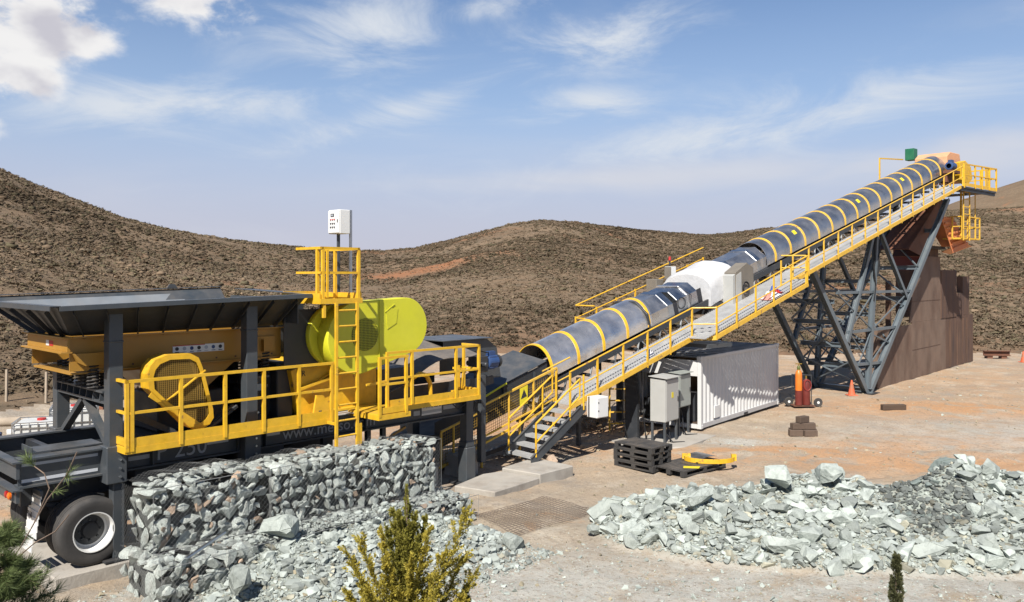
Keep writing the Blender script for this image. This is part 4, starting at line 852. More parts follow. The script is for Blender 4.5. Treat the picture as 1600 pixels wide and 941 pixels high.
    for p_, q_, w_ in (((-3.4, 1.05, G0+.05), (1.5, 1.05, G0+.75), .11), ((-1.0, 1.05, G0), (-.6, 1.05, 1.2), .08), ((.2, 1.05, .4), (-.5, 1.05, 1.1), .07), ((1.4, 1.05, G0), (1.4, 1.05, 1.7), .1), ((1.4, 2.7, G0), (1.4, 2.7, 1.7), .1), ((4.0, 2.7, G0), (4.0, 2.7, 2.4), .12)):
        beam('tail_strut', DARK, t, p_, q_, w_)
    # walkway
    def walkway(s0, s1, y0, y1, out):
        w = MB()
        for s_ in np.arange(s0, s1, .105): w.beam(cv(s_, y0+.02, .12), cv(s_, y1, .12), .101, .03)
        for y in np.linspace(y0+.1, y1, 4): w.beam(cv(s0, y, .10), cv(s1, y, .10), .012, .03)
        w.build('walkway_grating', GRATE, t, kind='stuff')
    walkway(.05, 5.2, 0, .92, True); walkway(5.2, 11.2, -.6, .92, True); walkway(11.2, 26.0, 0, .92, True)
    part('walkway_channel', YEL2, t, lambda b: (b.beam(cv(0, 0, .06), cv(5.32, 0, .06), .04, .14), b.beam(cv(5.32, 0, .06), cv(5.7, -.62, -.02), .04, .14), b.beam(cv(5.72, -.62, .0), cv(11.05, -.62, .0), .04, .14), b.beam(cv(11.05, -.60, .02), cv(11.05, 0, .05), .04, .12), b.beam(cv(11.1, 0, .06), cv(26, 0, .06), .04, .14)))
    part('walkway_bracket', SLATE, t, lambda b: [b.beam(cv(s_, 0.03, -.03), cv(s_, 1.0, -.03), .06, .07) for s_ in np.arange(.6, 26, 1.05)] and [b.beam(cv(s_, -.58, -.08), cv(s_, 0.0, -.08), .05, .06) for s_ in np.arange(6.2, 11, 1.05)])
    part('landing_tray', SLATE, t, lambda b: b.box(5.4, 6.6, -.55, .5, ze(5.3)-.22, ze(5.3)-.10))
    def rails(path, posts, h=1.0, m=YEL2):
        p0 = part('walkway_railing', m, t, lambda b: [b.tube(a, c, .024, 8) for a, c in zip([Vector(p)+Vector((0, 0, h)) for p in path[:-1]], [Vector(p)+Vector((0, 0, h)) for p in path[1:]])])
        part('mid_rail', m, p0, lambda b: [b.tube(a, c, .02, 8) for a, c in zip([Vector(p)+Vector((0, 0, h*.5)) for p in path[:-1]], [Vector(p)+Vector((0, 0, h*.5)) for p in path[1:]])])
        for q in posts: part('post', m, p0, lambda b: b.beam((q[0], q[1], q[2]-.06), (q[0], q[1], q[2]+h-.02), .045))
        return p0
    rails([cv(0, 0, 0), cv(5.3, 0, 0), cv(5.7, -.62, -.1), cv(11.0, -.62, 0), ], [cv(x, 0, 0) for x in np.linspace(.02, 5.3, 6)]+[cv(x, -.62, -.03) for x in np.linspace(5.7, 11.0, 6)], m=YEL)
    rails([cv(11.1, 0, 0), cv(26.2, 0, 0)], [cv(x, 0, 0) for x in np.linspace(11.12, 26.2, 15)])
    gt = rails([cv(10.35, 0, .35), (10.95, -.6, ze(10.35)+.35)], [cv(10.35, 0, .2), (10.95, -.6, ze(10.35)+.2)], h=.85); gt['label'] = 'yellow box gate frame beside the walkway landing'
    rails([cv(-.15, .9, .0), cv(.9, .9, .0)], [], h=1.0)
    # far walkway beside the scanner
    part('walkway_frame', YEL, t, lambda b: (b.beam(cv(4.0, 2.95, .05), cv(4.0, 3.75, .05), .05), b.beam(cv(4.0, 3.75, .02), cv(11.0, 3.75, .02), .04, .12), b.beam(cv(4.0, 3.4, .0), cv(11.0, 3.4, .0), .8, .03)))
    rails([cv(4.0, 2.9, .55), cv(4.0, 3.75, .55), cv(11, 3.75, .55)], [cv(4.0, 2.9, .3), *(cv(x, 3.75, .2) for x in np.linspace(4.0, 11, 8))], h=.85, m=YEL)
    # head end
    hd = part('head_hood', PEACH, t, lambda b: b.prism([(27.2, 9.55), (27.2, 10.55), (27.6, 10.78), (28.75, 10.78), (29.0, 10.1), (29.0, 9.3)], 'y', 1.10, 2.66), bevel=.03); hd['label'] = 'faded orange hood at the conveyor head'
    part('head_drum', DARK, t, lambda b: b.tube((28.4, .98, 9.75), (28.4, 2.8, 9.75), .34, 20))
    dg = part('drive_guard', YEL, t, lambda b: (b.prism([(27.7, 9.35), (27.5, 10.2), (28.2, 10.35), (28.9, 10.1), (29.1, 9.5), (28.6, 9.2)], 'y', .62, .92)), bevel=.02)
    part('head_motor', BLUE, t, lambda b: (b.lathe([(.12, 0), (.2, .02), (.2, .5), (.14, .56), (.001, .56)], (26.7, .82, 9.98), 'x', 16), b.box(26.8, 27.1, .74, .9, 10.17, 10.28)), smooth=True)
    part('motor_base', RUSTB, t, lambda b: (b.box(26.6, 27.5, .6, 1.05, 9.62, 9.76), b.box(26.7, 27.3, .9, 1.08, 9.2, 9.62)))
    gb_ = part('control_box', GREEN, t, lambda b: (b.box(27.9, 28.35, 3.0, 3.45, 10.62, 11.22)), bevel=.015); gb_['label'] = 'green metal box at the conveyor head'
    part('far_railing', YEL2, t, lambda b: (b.beam((25.4, 3.6, 9.4), (25.4, 3.6, 10.55), .06), b.beam((25.4, 3.6, 10.52), (28.0, 3.6, 10.7), .06), b.box(25.3, 28.4, 3.0, 3.65, 9.25, 9.33)))
    hp_ = part('head_platform', DARK, t, lambda b: (b.box(26.0, 30.3, -.05, .95, 8.80, 8.88), b.box(29.8, 30.4, .95, 2.9, 8.80, 8.88), b.box(26.0, 30.3, .0, .08, 8.66, 8.80)))
    rl = part('head_railing', YEL, t, lambda b: (b.box(26.3, 30.3, -.06, -.045, 8.90, 9.06),))
    railing(rl, [(26.25, -.04, 8.85), (30.35, -.04, 8.95), (30.35, 2.9, 8.95)], [(0, 0), (0, .33), (0, .55), (0, .78), (0, 1), (1, .25), (1, .5), (1, .75), (1, 1)], h=1.12, toe=0, r=.03)
    part('railing_corner', YEL, rl, lambda b: b.box(28.9, 29.3, -.05, -.02, 8.9, 10.0))
    # chutes
    oc = MB(); P0, P1 = Vector((26.4, 1.0, 7.45)), Vector((28.9, 1.0, 5.75))
    oc.plate([(26.2, 1.0, 7.5), (27.6, 1.0, 7.55), (29.6, 1.0, 6.15), (27.6, 1.0, 5.75)], .03); oc.plate([(27.6, 1.0, 7.55), (29.6, 1.0, 6.15), (29.6, 2.3, 6.15), (27.6, 2.3, 7.55)], .03)
    co = oc.build('discharge_chute', ORNG, t); co['label'] = 'bright orange ribbed discharge chute below the head'
    for i in range(7):
        f = i/6.5; a = Vector((26.35, .97, 7.42)).lerp(Vector((27.7, .97, 5.85)), f); c = Vector((27.6, .97, 7.45)).lerp(Vector((29.5, .97, 6.2)), f); part('rib', ORNG, co, lambda b: b.beam(a, c, .10, .10, up=(0, -1, 0)))
    part('chute_mouth', PEACH, co, lambda b: b.plate([(28.9, .95, 6.35), (29.9, .95, 6.15), (29.6, 1.9, 5.75), (28.6, 1.9, 5.85)], .03))
    bc = part('rust_chute', RUSTB, t, lambda b: (b.plate([(26.3, 1.1, 8.35), (27.5, 1.1, 8.3), (24.3, 1.1, 5.55), (22.9, 1.1, 5.85)], .03), b.plate([(26.3, 1.1, 8.35), (22.9, 1.1, 5.85), (22.9, 2.5, 5.85), (26.3, 2.5, 8.35)], .03), b.plate([(27.5, 1.1, 8.3), (24.3, 1.1, 5.55), (24.3, 2.5, 5.55), (27.5, 2.5, 8.3)], .03)))
    bc['label'] = 'rust brown chute slanting back under the conveyor head'
    # ladder and small platform below the head
    l2 = part('ladder', YEL2, t, lambda b: (b.beam((27.1, .3, 6.35), (27.1, .3, 8.7), .05), b.beam((27.85, .3, 6.35), (27.85, .3, 8.7), .05)))
    for i in range(7): part('rung', YEL2, l2, lambda b: b.beam((27.1, .3, 6.55+i*.36), (27.85, .3, 6.55+i*.36), .04))
    lp = part('lower_platform', YEL2, t, lambda b: (b.box(27.2, 29.4, .4, 1.3, 6.42, 6.5),)); railing(lp, [(27.2, 1.3, 6.5), (27.2, .4, 6.5), (29.4, .4, 6.5), (29.4, 1.3, 6.5)], [(0, .5), (1, 0), (1, .3), (1, .75), (1, 1), (2, 1)], h=1.05, toe=0, r=.025, m=YEL2)
    part('hanger', YEL2, t, lambda b: (b.beam((29.1, .5, 6.5), (29.1, .5, 8.8), .04), b.beam((28.4, .9, 6.5), (28.4, .9, 8.8), .08)))
    return t
build_conveyor()

# scanner housing with white cover
def build_scanner():
    t = thing('scanner_housing', 'white covered scanner housing straddling the conveyor belt between the two tubes', 'scanner', (OC[0], OC[1], 0), RZC)
    z = ze(8.1)
    A = [(7.55, 0.95), (9.2, .95), (9.2, 3.0), (7.55, 3.0)]
    b = MB(); rows = []
    prof = [(.95, .30), (.95, .85), (.98, 1.05), (1.08, 1.20), (1.25, 1.31), (1.5, 1.39), (1.9, 1.44), (2.3, 1.43), (2.65, 1.34), (2.9, 1.20), (3.02, 1.0), (3.05, .3)]
    for s_ in (7.60, 7.72, 7.95, 8.2, 8.5, 8.8, 9.02, 9.12):
        q = .0 if s_ not in (7.60, 9.12) else -.10
        rows.append([cv(s_, y, h+q*(h > 1)+.03*math.sin(s_*3+y*2)) for y, h in prof])
    sheet(b, rows); n = len(prof); b.f.append(tuple(range(n))); b.f.append(tuple(reversed(range(7*n, 8*n))))
    o = b.build('tarpaulin_cover', TARP, t, smooth=True)
    c = part('side_cabinet', mat('brown_grey_box', (.20, .175, .14), .6), t, lambda b: b.prism([(8.45, z+.12), (9.55, z+.50), (9.5, z+1.45), (9.1, z+1.62), (8.42, z+1.28)], 'y', .55, 1.0), bevel=.015); c['label'] = 'grey side cabinet with hanging cable coil'  # brown-grey body colour paints the shaded side of the cabinet
    part('cabinet_lit_front', CABG, c, lambda b: (b.prism([(8.30, z+.16), (8.44, z+.20), (8.41, z+1.22), (8.30, z+1.16)], 'y', .56, .99), b.prism([(8.46, z+.20), (8.78, z+.31), (8.74, z+1.30), (8.46, z+1.18)], 'y', .535, .549)))  # paler front plates; the end one paints the sunlit face
    part('cable_coil', CABLE, c, lambda b: [b.path([(8.95+.17*k_*math.cos(a), .50-.012*i, z+.78+.17*k_*math.sin(a)) for a in np.linspace(0, 2*math.pi, 17)], .014, 5) for i, k_ in enumerate((1, .9, 1.1))])
    part('mount', DARK, t, lambda b: (b.box(7.7, 9.1, .95, 3.0, z-.15, z+.28), b.box(8.2, 8.35, .98, 1.05, z-.4, z+.3), b.box(8.95, 9.05, .98, 1.05, z-.1, z+.4)))
    f = part('far_cabinet', mat('brown_grey_box', (.17, .15, .12), .6), t, lambda b: b.box(7.35, 7.75, 3.08, 3.55, z+.30, z+1.05), bevel=.02)
    bx = part('beacon_box', WHITE, t, lambda b: b.box(8.15, 8.42, 3.05, 3.35, z+1.05, z+1.5), bevel=.01); box('door', mat('brown_grey_box', (.17, .15, .12)), bx, 8.135, 8.148, 3.05, 3.35, z+1.06, z+1.49)
    bc = part('beacon', RED, t, lambda b: (b.tube((8.25, 3.2, z+1.72), (8.25, 3.2, z+1.86), .05, 10, .04),)); part('beacon_stem', DARK, bc, lambda b: b.tube((8.25, 3.2, z+1.5), (8.25, 3.2, z+1.72), .03, 8))
build_scanner()

def cloth_bundle(name, label, cat, x, y, zc, r, cols, seed):
    t = thing(name, label, cat, cw(x, y, zc), RZC)
    rnd = random.Random(seed)
    for i, m in enumerate(cols):
        b = MB(); ox, oy = rnd.uniform(-r, r), rnd.uniform(-r*.4, r*.4); n = 7
        rows = [[(ox+(u/n-.5)*r*1.6, oy+(v/n-.5)*r, max(0, .02+rnd.uniform(0, .16)*math.sin(math.pi*u/n)*math.sin(math.pi*v/n)*1.6)+SLO*(ox+(u/n-.5)*r*1.6)) for v in range(n+1)] for u in range(n+1)]
        sheet(b, rows).build('cloth', m, t, smooth=True)
cloth_bundle('rag_bundle', 'crumpled blue, white and red rags lying on the upper walkway landing', 'rags', 9.3, -.3, ze(9.3)+.15, .35, [mat('rag_white', (.7, .7, .72), .8), mat('rag_blue', (.04, .10, .35), .8), RED, mat('rag_white', (.7, .7, .72)), mat('rag_pink', (.6, .25, .2), .8)], 3)
cloth_bundle('blue_rag', 'small pale blue rag hanging on the lower walkway grating', 'rag', 3.6, .18, ze(3.6)+.15, .14, [mat('rag_cyan', (.2, .5, .65), .8), mat('rag_white', (.7, .7, .72))], 8)

# ------------------------------------------------------------------ support tower
def build_tower():
    t = thing('support_tower', 'blue grey steel trestle tower standing under the upper conveyor', 'steel tower', (OC[0], OC[1], 0), RZC)
    for y in (.62, 2.9):
        fr = part('side_frame', TOWER, t, lambda b: b.ibeam((18.05, y, G0), (26.0, y, 8.3), .20, .22, .02, up=(0, 1, 0)))
        part('rear_leg', TOWER, fr, lambda b: b.ibeam((17.85, y, G0), (13.4, y, ze(13.4)-.1), .20, .22, .02, up=(0, 1, 0)))
        part('upright', TOWER, fr, lambda b: b.ibeam((17.95, y, G0), (18.75, y, ze(18.75)-.1), .18, .20, .018, up=(0, 1, 0)))
        part('knee_brace', TOWER, fr, lambda b: b.ibeam((19.0, y, ze(19)-.1), (21.6, y, 3.62), .15, .16, .016, up=(0, 1, 0)))
        part('knee_brace', TOWER, fr, lambda b: b.ibeam((18.4, y, ze(18.6)-.25), (16.2, y, 1.95), .16, .18, .016, up=(0, 1, 0)))
        part('brace_rod', TOWER, fr, lambda b: (b.beam((18.3, y, 2.2), (19.9, y, 1.75), .05), b.beam((18.35, y, 4.0), (21.4, y, 3.3), .04)))
        for (xa, za, xb, zb) in ((17.15, 1.0, 19.15, .95), (16.35, 2.35, 20.55, 2.4), (15.4, 3.95, 21.95, 3.95)): part('tie_beam', TOWER, fr, lambda b: b.beam((xa, y, za), (xb, y, zb), .09, .11))
        for (xa, za, xb, zb) in ((17.2, 1.0, 18.35, 2.4), (18.1, 1.0, 16.4, 2.35), (16.4, 2.4, 18.45, 3.9), (18.3, 2.4, 15.5, 3.9), (18.25, 1.0, 20.4, 2.35), (18.4, 2.4, 21.8, 3.9)): part('lattice_rod', TOWER, fr, lambda b: b.beam((xa, y, za), (xb, y, zb), .045))
        part('top_chord', TOWER, fr, lambda b: b.beam(cv(12.8, y, -.16), cv(26.2, y, -.16), .14, .14))
    for x, z in ((17.2, .9), (16.6, 1.8), (16.05, 2.75), (15.3, 3.6), (14.5, 4.4), (13.9, 5.0)):
        part('crossbeam', TOWER, t, lambda b: b.ibeam((x, .66, z), (x, 2.86, z), .16, .18, .016))
    for x, z in ((19.0, .8), (19.9, 1.75), (21.6, 3.62), (22.9, 5.0), (24.6, 6.75)):
        part('crossbeam', TOWER, t, lambda b: b.ibeam((x, .66, z), (x, 2.86, z), .16, .18, .016))
    for (x0, z0, x1, z1) in ((17.6, .1, 16.8, 1.2), (16.9, 1.2, 15.9, 2.8), (15.9, 2.85, 14.6, 4.2)):
        part('diagonal', TOWER, t, lambda b: b.beam((x0, .66, z0), (x1, 2.86, z1), .06)); part('diagonal', TOWER, t, lambda b: b.beam((x0, 2.86, z0), (x1, .66, z1), .06))
    for x, z in ((18.2, 1.6), (18.4, 3.0), (18.6, 4.4)): part('crossbeam', TOWER, t, lambda b: b.ibeam((x, .66, z), (x, 2.86, z), .14, .16, .016))
    for (x0, z0, x1, z1) in ((18.1, .2, 18.2, 1.55), (18.25, 1.7, 18.4, 2.95), (18.45, 3.1, 18.6, 4.35)): part('diagonal', TOWER, t, lambda b: b.beam((x0, .66, z0), (x1, 2.86, z1), .06))
    for (x0, z0, x1, z1) in ((18.3, .1, 19.8, 1.7), (19.9, 1.8, 21.5, 3.5), (21.7, 3.7, 22.9, 5.0), (22.9, 5.0, 24.5, 6.7)):
        part('diagonal', TOWER, t, lambda b: b.beam((x0, .66, z0), (x1, 2.86, z1), .06))
    part('base_beam', TOWER, t, lambda b: b.ibeam((17.95, .4, G0+.12), (17.95, 3.1, G0+.12), .22, .2, .02)); part('base_beam', TOWER, t, lambda b: b.ibeam((17.2, 3.0, G0+.14), (18.6, 3.0, G0+.14), .2, .2, .02))
    part('base_plate', DARK, t, lambda b: (b.box(17.6, 18.4, .3, .95, G0, G0+.03), b.box(17.6, 18.4, 2.6, 3.2, G0, G0+.03)))
    part('cable_bundle', CABLE, t, lambda b: (b.path([(18.5, .55, ze(18.5)-.2), (18.3, .5, 4.9), (18.45, .5, 4.2), (18.3, .5, 3.6)], .03, 6), b.path([(18.7, .55, ze(18.5)-.2), (18.8, .5, 5.0), (18.6, .5, 4.6), (18.9, .5, ze(18.9)-.2)], .025, 6)))
build_tower()

# ------------------------------------------------------------------ rusty ore bin
def build_bin():
    ox, oy = 15.76, 35.27; hd = math.atan2(46.68-35.27, 26.18-15.76)
    t = thing('ore_bin', 'tall stepped bin of rusty brown steel plates behind the support tower', 'ore bin', (ox, oy, 0), hd)
    def plate(x0, x1, z0, z1, m, y0=0.0, th=.05): return box('plate', m, t, x0, x1, y0, y0+th, z0, z1, bevel=.006)
    plate(0, 4.66, G0, 2.32, RUST); plate(4.664, 10.3, G0, 2.42, RUST); plate(10.304, 15.75, G0, 2.45, RUSTD)
    part('plate', RUST, t, lambda b: b.prism([(4.3, 2.424), (9.36, 2.424), (9.36, 4.9), (9.2, 5.6), (5.9, 5.6), (5.05, 4.6)], 'y', .0, .05)); plate(9.364, 12.25, 2.424, 4.93, RUSTD, -.03); plate(12.254, 15.05, 2.454, 3.68, RUSTD, .02)
    box('post', RUSTD, t, 13.6, 15.0, .0, .3, 3.684, 4.6); box('post', RUSTD, t, 3.1, 3.3, .5, .7, G0, 4.4)
    box('cap_block', mat('dull_red_paint', (.16, .035, .03), .6), t, 5.78, 5.82, -.02, 1.2, 4.9, 5.98); box('cap_block', RUSTD, t, 5.83, 9.1, .05, 1.2, 5.604, 5.98); box('cap_beam', DARK, t, 5.6, 9.6, -.15, 1.3, 5.984, 6.12)
    box('crown_frame', DARK, t, 6.8, 7.0, .1, .3, 6.124, 7.0); box('crown_frame', DARK, t, 8.1, 8.3, .1, .3, 6.124, 7.1); box('crown_frame', RUSTD, t, 6.2, 8.6, .6, .8, 6.124, 6.8)
    box('side_plate', RUSTD, t, 15.754, 15.8, 0, 2.6, G0, 2.45); box('side_plate', RUSTD, t, 9.37, 9.41, .06, 2.2, 2.46, 5.5); box('side_plate', RUST, t, -.06, -.004, 0, .5, G0, 2.32)
    for x in (11.0, 12.4, 13.6, 14.4): box('stiffener', RUSTD, t, x, x+.05, -.035, -.002, G0+.05, 2.3)
    for z in (1.1, 3.4): box('weld_seam', RUSTD, t, 4.7, 9.3, -.012, -.002, z, z+.02)
build_bin()
t = thing('steel_channel', 'rusty steel channel lying on the ground right of the ore bin', 'steel beam', (27.9, 48.5, 0), R(-5))
part('web', RUSTB, t, lambda b: (b.box(0, 1.5, 0, .05, G0+.2, G0+.42), b.box(0, 1.5, -.15, .05, G0+.424, G0+.46), b.box(0, 1.5, -.15, .05, G0+.16, G0+.196), b.box(.2, .5, -.1, .3, G0-.05, G0+.158), b.box(1.0, 1.3, -.1, .3, G0-.05, G0+.158)))
# ------------------------------------------------------------------ stairs, slabs and yard things
def build_stairs():
    t = thing('metal_staircase', 'short grey steel staircase with yellow handrails up to the conveyor walkway', 'stairs', (OC[0], OC[1], 0), RZC)
    x0, z0, x1, z1, ya, yb = -1.68, -.02, .04, 1.10, -.46, .58
    for y in (ya, yb): part('stringer', SLATE, t, lambda b: (b.plate([(x0-.12, y, z0), (x0+.12, y, z0), (x1+.1, y, z1-.05), (x1+.1, y, z1+.10), (x1-.12, y, z1+.10), (x0-.12, y, z0+.12)], .012), b.beam((x0-.12, y, z0+.12), (x1-.12, y, z1+.10), .06, .012)))
    for i in range(6):
        f = (i+.55)/6; x = lerp(x0, x1, f); z = lerp(z0, z1, f)
        tr = MB()
        for k in range(5): tr.beam((x-.11+k*.055, ya+.012, z), (x-.11+k*.055, yb-.012, z), .034, .028)
        tr.beam((x-.13, ya+.012, z-.02), (x-.13, yb-.012, z-.02), .02, .07); tr.build('step', TREAD, t)
    for y in (ya, yb):
        h = part('handrail', YEL, t, lambda b: b.path([(x0+.05, y, z0+.12), (x0+.05, y, z0+.95), (x1-.15, y, z1+.80), (x1-.02, y, z1+.55), (lerp(x0, x1, .25), y, z0+.75)][:3], .026, 8))
        part('mid_rail', YEL, h, lambda b: b.path([(x0+.05, y, z0+.48), (x1-.12, y, z1+.36), (x1-.12, y, z1+.84)], .022, 8)); part('post', YEL, h, lambda b: b.tube((lerp(x0, x1, .72), y, lerp(z0, z1, .72)+.1), (lerp(x0, x1, .72), y, lerp(z0, z1, .72)+.90), .024, 8)); part('post', YEL, h, lambda b: b.tube((x1+.02, y, z1), (x1+.02, y, z1+.92), .026, 8))
build_stairs()
def slab(name, label, poly, zt, zb):
    o = MB().prism(poly, 'z', zb, zt).build(name, CONC, None, bevel=.02); return tag(o, label, 'concrete slab')
slab('concrete_slab', 'upper concrete slab that carries the foot of the metal stairs', [(-.25, 19.78), (.65, 19.14), (1.5, 20.0), (.56, 20.9)], -.02, -.5)
slab('concrete_slab', 'lower concrete slab in front of the stair slab beside the jack leg', [(-1.3, 18.4), (-.38, 17.87), (.642, 19.13), (-.26, 19.77), (-.7, 19.5)], -.10, -.5)
slab('concrete_pad', 'thick concrete pad under the trailer wheel', [tw(-1.25, .25)[:2], tw(-.02, .25)[:2], tw(-.02, 3.2)[:2], tw(-1.25, 3.2)[:2]], -.004, -.75)
slab('concrete_footing', 'small concrete block footing behind the jack leg', [tw(7.9, 1.0)[:2], tw(8.5, 1.0)[:2], tw(8.5, 1.6)[:2], tw(7.9, 1.6)[:2]], .28, -.5)
slab('concrete_footing', 'concrete footing beside the gabion wall end', [tw(6.6, .9)[:2], tw(7.1, .9)[:2], tw(7.1, 1.5)[:2], tw(6.6, 1.5)[:2]], .2, -.5)
slab('concrete_strip', 'flat concrete strip in front of the container', [(3.2, 22.6), (4.9, 23.2), (6.2, 24.9), (5.2, 25.5), (2.9, 24.2)], G0+.03, -.5)

def build_container():
    t = thing('shipping_container', 'white corrugated shipping container under the conveyor walkway', 'container', (5.91, 25.65, 0), R(51.2))
    L_, W_, z0, z1 = 6.5, 2.4, G0+.06, 2.08
    def corr(y, flip):
        b = MB(); prof = []; x = .1; p = .27; d = .045*(1 if not flip else -1)
        while x < L_-.1-p*.9: prof += [(x, 0), (x+.07, 0), (x+.13, d), (x+.20, d)]; x += p
        prof.append((L_-.1, 0)); rows = [[(u, y+v, z0+.16) for u, v in prof], [(u, y+v, z1-.10) for u, v in prof], [(u, y+v+.004*(1 if flip else -1)*-1, z1-.10) for u, v in prof]]
        sheet(b, rows[:2]); return b.build('corrugated_side', WHITEC, t)
    corr(.02, False); corr(W_-.02, True)
    for x in (0.05, L_-.05):
        for y in (.05, W_-.05): box('corner_post', WHITEC, t, x-.06, x+.06, y-.06, y+.06, z0+.12, z1-.12, bevel=.008); box('corner_casting', WHITEC, t, x-.08, x+.08, y-.075, y+.075, z1-.118, z1+.01, bevel=.01); box('corner_casting', WHITEC, t, x-.08, x+.08, y-.075, y+.075, z0, z0+.118, bevel=.01)
    for y in (.04, W_-.04): box('bottom_rail', mat('rail_greywhite', (.52, .52, .52), .5, dust=.3), t, .13, L_-.13, y-.05, y+.05, z0+.02, z0+.16); box('top_rail', WHITEC, t, .13, L_-.13, y-.04, y+.04, z1-.1, z1-.01)
    rf = MB(); n = 22
    for i in range(n): x = .1+i*(L_-.2)/n; rf.box(x, x+(L_-.2)/n-.05, .06, W_-.06, z1-.035, z1-.005 if i % 2 else z1-.02)
    rf.box(.1, L_-.1, .06, W_-.06, z1-.06, z1-.04); rf.build('roof', mat('roof_shade_grey', (.17, .175, .18), .6, dust=.5), t)  # roof colour darkened to stand for the shade under the walkway
    box('floor', TIMB, t, .12, L_-.12, .09, W_-.09, z0+.12, z0+.17); box('end_wall', WHITEC, t, L_-.09, L_-.05, .11, W_-.11, z0+.13, z1-.12)
    box('header', WHITEC, t, .01, .09, .115, W_-.115, z1-.62, z1-.13); box('sill', WHITEC, t, -.02, .1, .125, W_-.125, z0+.01, z0+.13); box('inner_partition', mat('plywood', (.30, .20, .11), .8), t, 1.0, 1.04, .12, W_-.12, z0+.175, z1-.14)
    box('vent_hatch', WHITEC, t, .95, 1.35, -.03, .012, z0+.22, z0+.62, bevel=.01); box('fork_pocket', BLKI, t, 3.3, 3.65, -.014, -.008, z0+.03, z0+.10)
    d = part('open_door', DARK, t, lambda b: b.box(-1.15, -.02, W_-.08, W_-.02, z0+.14, z1-.14)); part('lock_bar', STEEL, d, lambda b: (b.tube((-.4, W_-.10, z0+.2), (-.4, W_-.10, z1-.2), .018), b.tube((-.8, W_-.10, z0+.2), (-.8, W_-.10, z1-.2), .018)))
    part('equipment_rack', DARK, t, lambda b: (b.box(.2, .7, .3, .9, z0+.18, .9), b.box(.15, .6, 1.2, 2.1, z0+.18, .6)))
build_container()
def cabinet(name, label, loc, rz, sx, sy, z0, z1, m, legs=True, sign=True):
    t = thing(name, label, 'electrical cabinet', loc, rz)
    part('body', m, t, lambda b: b.box(0, sx, 0, sy, z0, z1), bevel=.012); d = box('door', m, t, .03, sx-.03, -.022, -.003, z0+.03, z1-.03, bevel=.006); box('handle', BLKI, d, sx-.1, sx-.07, -.035, -.023, (z0+z1)/2-.07, (z0+z1)/2+.07)
    part('rain_roof', m, t, lambda b: b.plate([(-.05, -.08, z1+.03), (sx+.05, -.08, z1+.03), (sx+.05, sy+.03, z1+.07), (-.05, sy+.03, z1+.07)], .015))
    if sign: box('warning_label', SIGNY, d, sx*.42, sx*.56, -.028, -.0225, z0+(z1-z0)*.55, z0+(z1-z0)*.68)
    if legs:
        for x, y in ((.05, .05), (sx-.05, .05), (.05, sy-.05), (sx-.05, sy-.05)): part('leg', SLATE, t, lambda b: b.beam((x, y, G0), (x, y, z0-.002), .06))
    part('cable', CABLE, t, lambda b: (b.path([(.2, .2, z0), (.15, .1, z0-.3), (.25, -.1, G0+.05), (.6, -.3, G0+.03)], .02, 5), b.path([(.4, .2, z0), (.5, .15, z0-.3), (.3, .0, G0+.04)], .02, 5)))
    return t
cabinet('electrical_cabinet', 'large pale grey electrical cabinet on legs beneath the walkway', (4.42, 23.6, 0), R(51.2), .80, .50, .38, 1.62, CABG)
cabinet('electrical_cabinet', 'smaller grey green cabinet standing behind the large electrical cabinet', (5.05, 24.75, 0), R(51.2), .75, .45, .62, 1.62, mat('cabinet_greygreen', (.34, .37, .34), .5, dust=.2), sign=False)
t = thing('junction_box', 'small white junction box hung on the lower walkway edge', 'junction box', cw(.83, -.10, 0), RZC)
part('box_body', WHITE, t, lambda b: b.box(-.22, .22, -.32, .05, .80, 1.36), bevel=.012); d = box('door', WHITE, t, -.2, .2, -.338, -.322, .82, 1.34, bevel=.006); box('latch', BLKI, d, -.19, -.16, -.348, -.339, .98, 1.02); box('latch', BLKI, d, -.19, -.16, -.348, -.339, 1.2, 1.24)
part('cable', CABLE, t, lambda b: (b.path([(0, -.2, .8), (.02, -.2, .66), (.06, -.18, .62)], .014, 5), b.path([(.06, -.2, .8), (.08, -.2, .66)], .014, 5))); part('bracket', SLATE, t, lambda b: b.beam((0, .05, 1.3), (0, .10, 1.3), .05))
t = thing('access_ladder', 'rusty brown access ladder standing under the walkway behind the white box', 'ladder', (3.05, 25.6, 0), R(4))
part('rail', YEL2, t, lambda b: b.beam((0, 0, G0), (0, 0, 1.6), .05)); part('rail', YEL2, t, lambda b: b.beam((.52, 0, G0), (.52, 0, 1.6), .05))
for i in range(5): part('rung', YEL2, t, lambda b: b.beam((.02, 0, .0+i*.36), (.5, 0, .0+i*.36), .04))
t = thing('walkway_column', 'dark steel column plate holding up the walkway beside the electrical cabinet', 'column', (3.72, 24.3, 0), R(51.2))
part('column', DARK, t, lambda b: (b.box(0, .12, 0, .42, G0, 2.05), b.box(-.1, .25, -.05, .5, G0, G0+.03))); part('conduit', CABLE, t, lambda b: (b.path([(-.1, -.2, 1.9), (-.1, -.25, .6), (.0, -.3, G0)], .02, 5), b.path([(-.3, .3, 1.7), (-.35, .3, .4), (-.2, .2, G0+.05), (.3, -.4, G0+.04)], .018, 5)))
t = thing('conveyor_column', 'dark steel support column under the conveyor in front of the container', 'column', cw(5.9, 1.2, 0), RZC)
part('column', DARK, t, lambda b: (b.box(-.08, .08, -.08, .08, G0, ze(5.9)-.1), b.box(-.2, .2, -.2, .2, G0, G0+.03))); part('column', DARK, t, lambda b: (b.box(-.08, .08, 1.3, 1.46, G0, ze(5.9)-.1), b.box(-.2, .2, 1.2, 1.6, G0, G0+.03))); part('crossbeam', DARK, t, lambda b: b.box(-.06, .06, .09, 1.29, 1.9, 2.1))

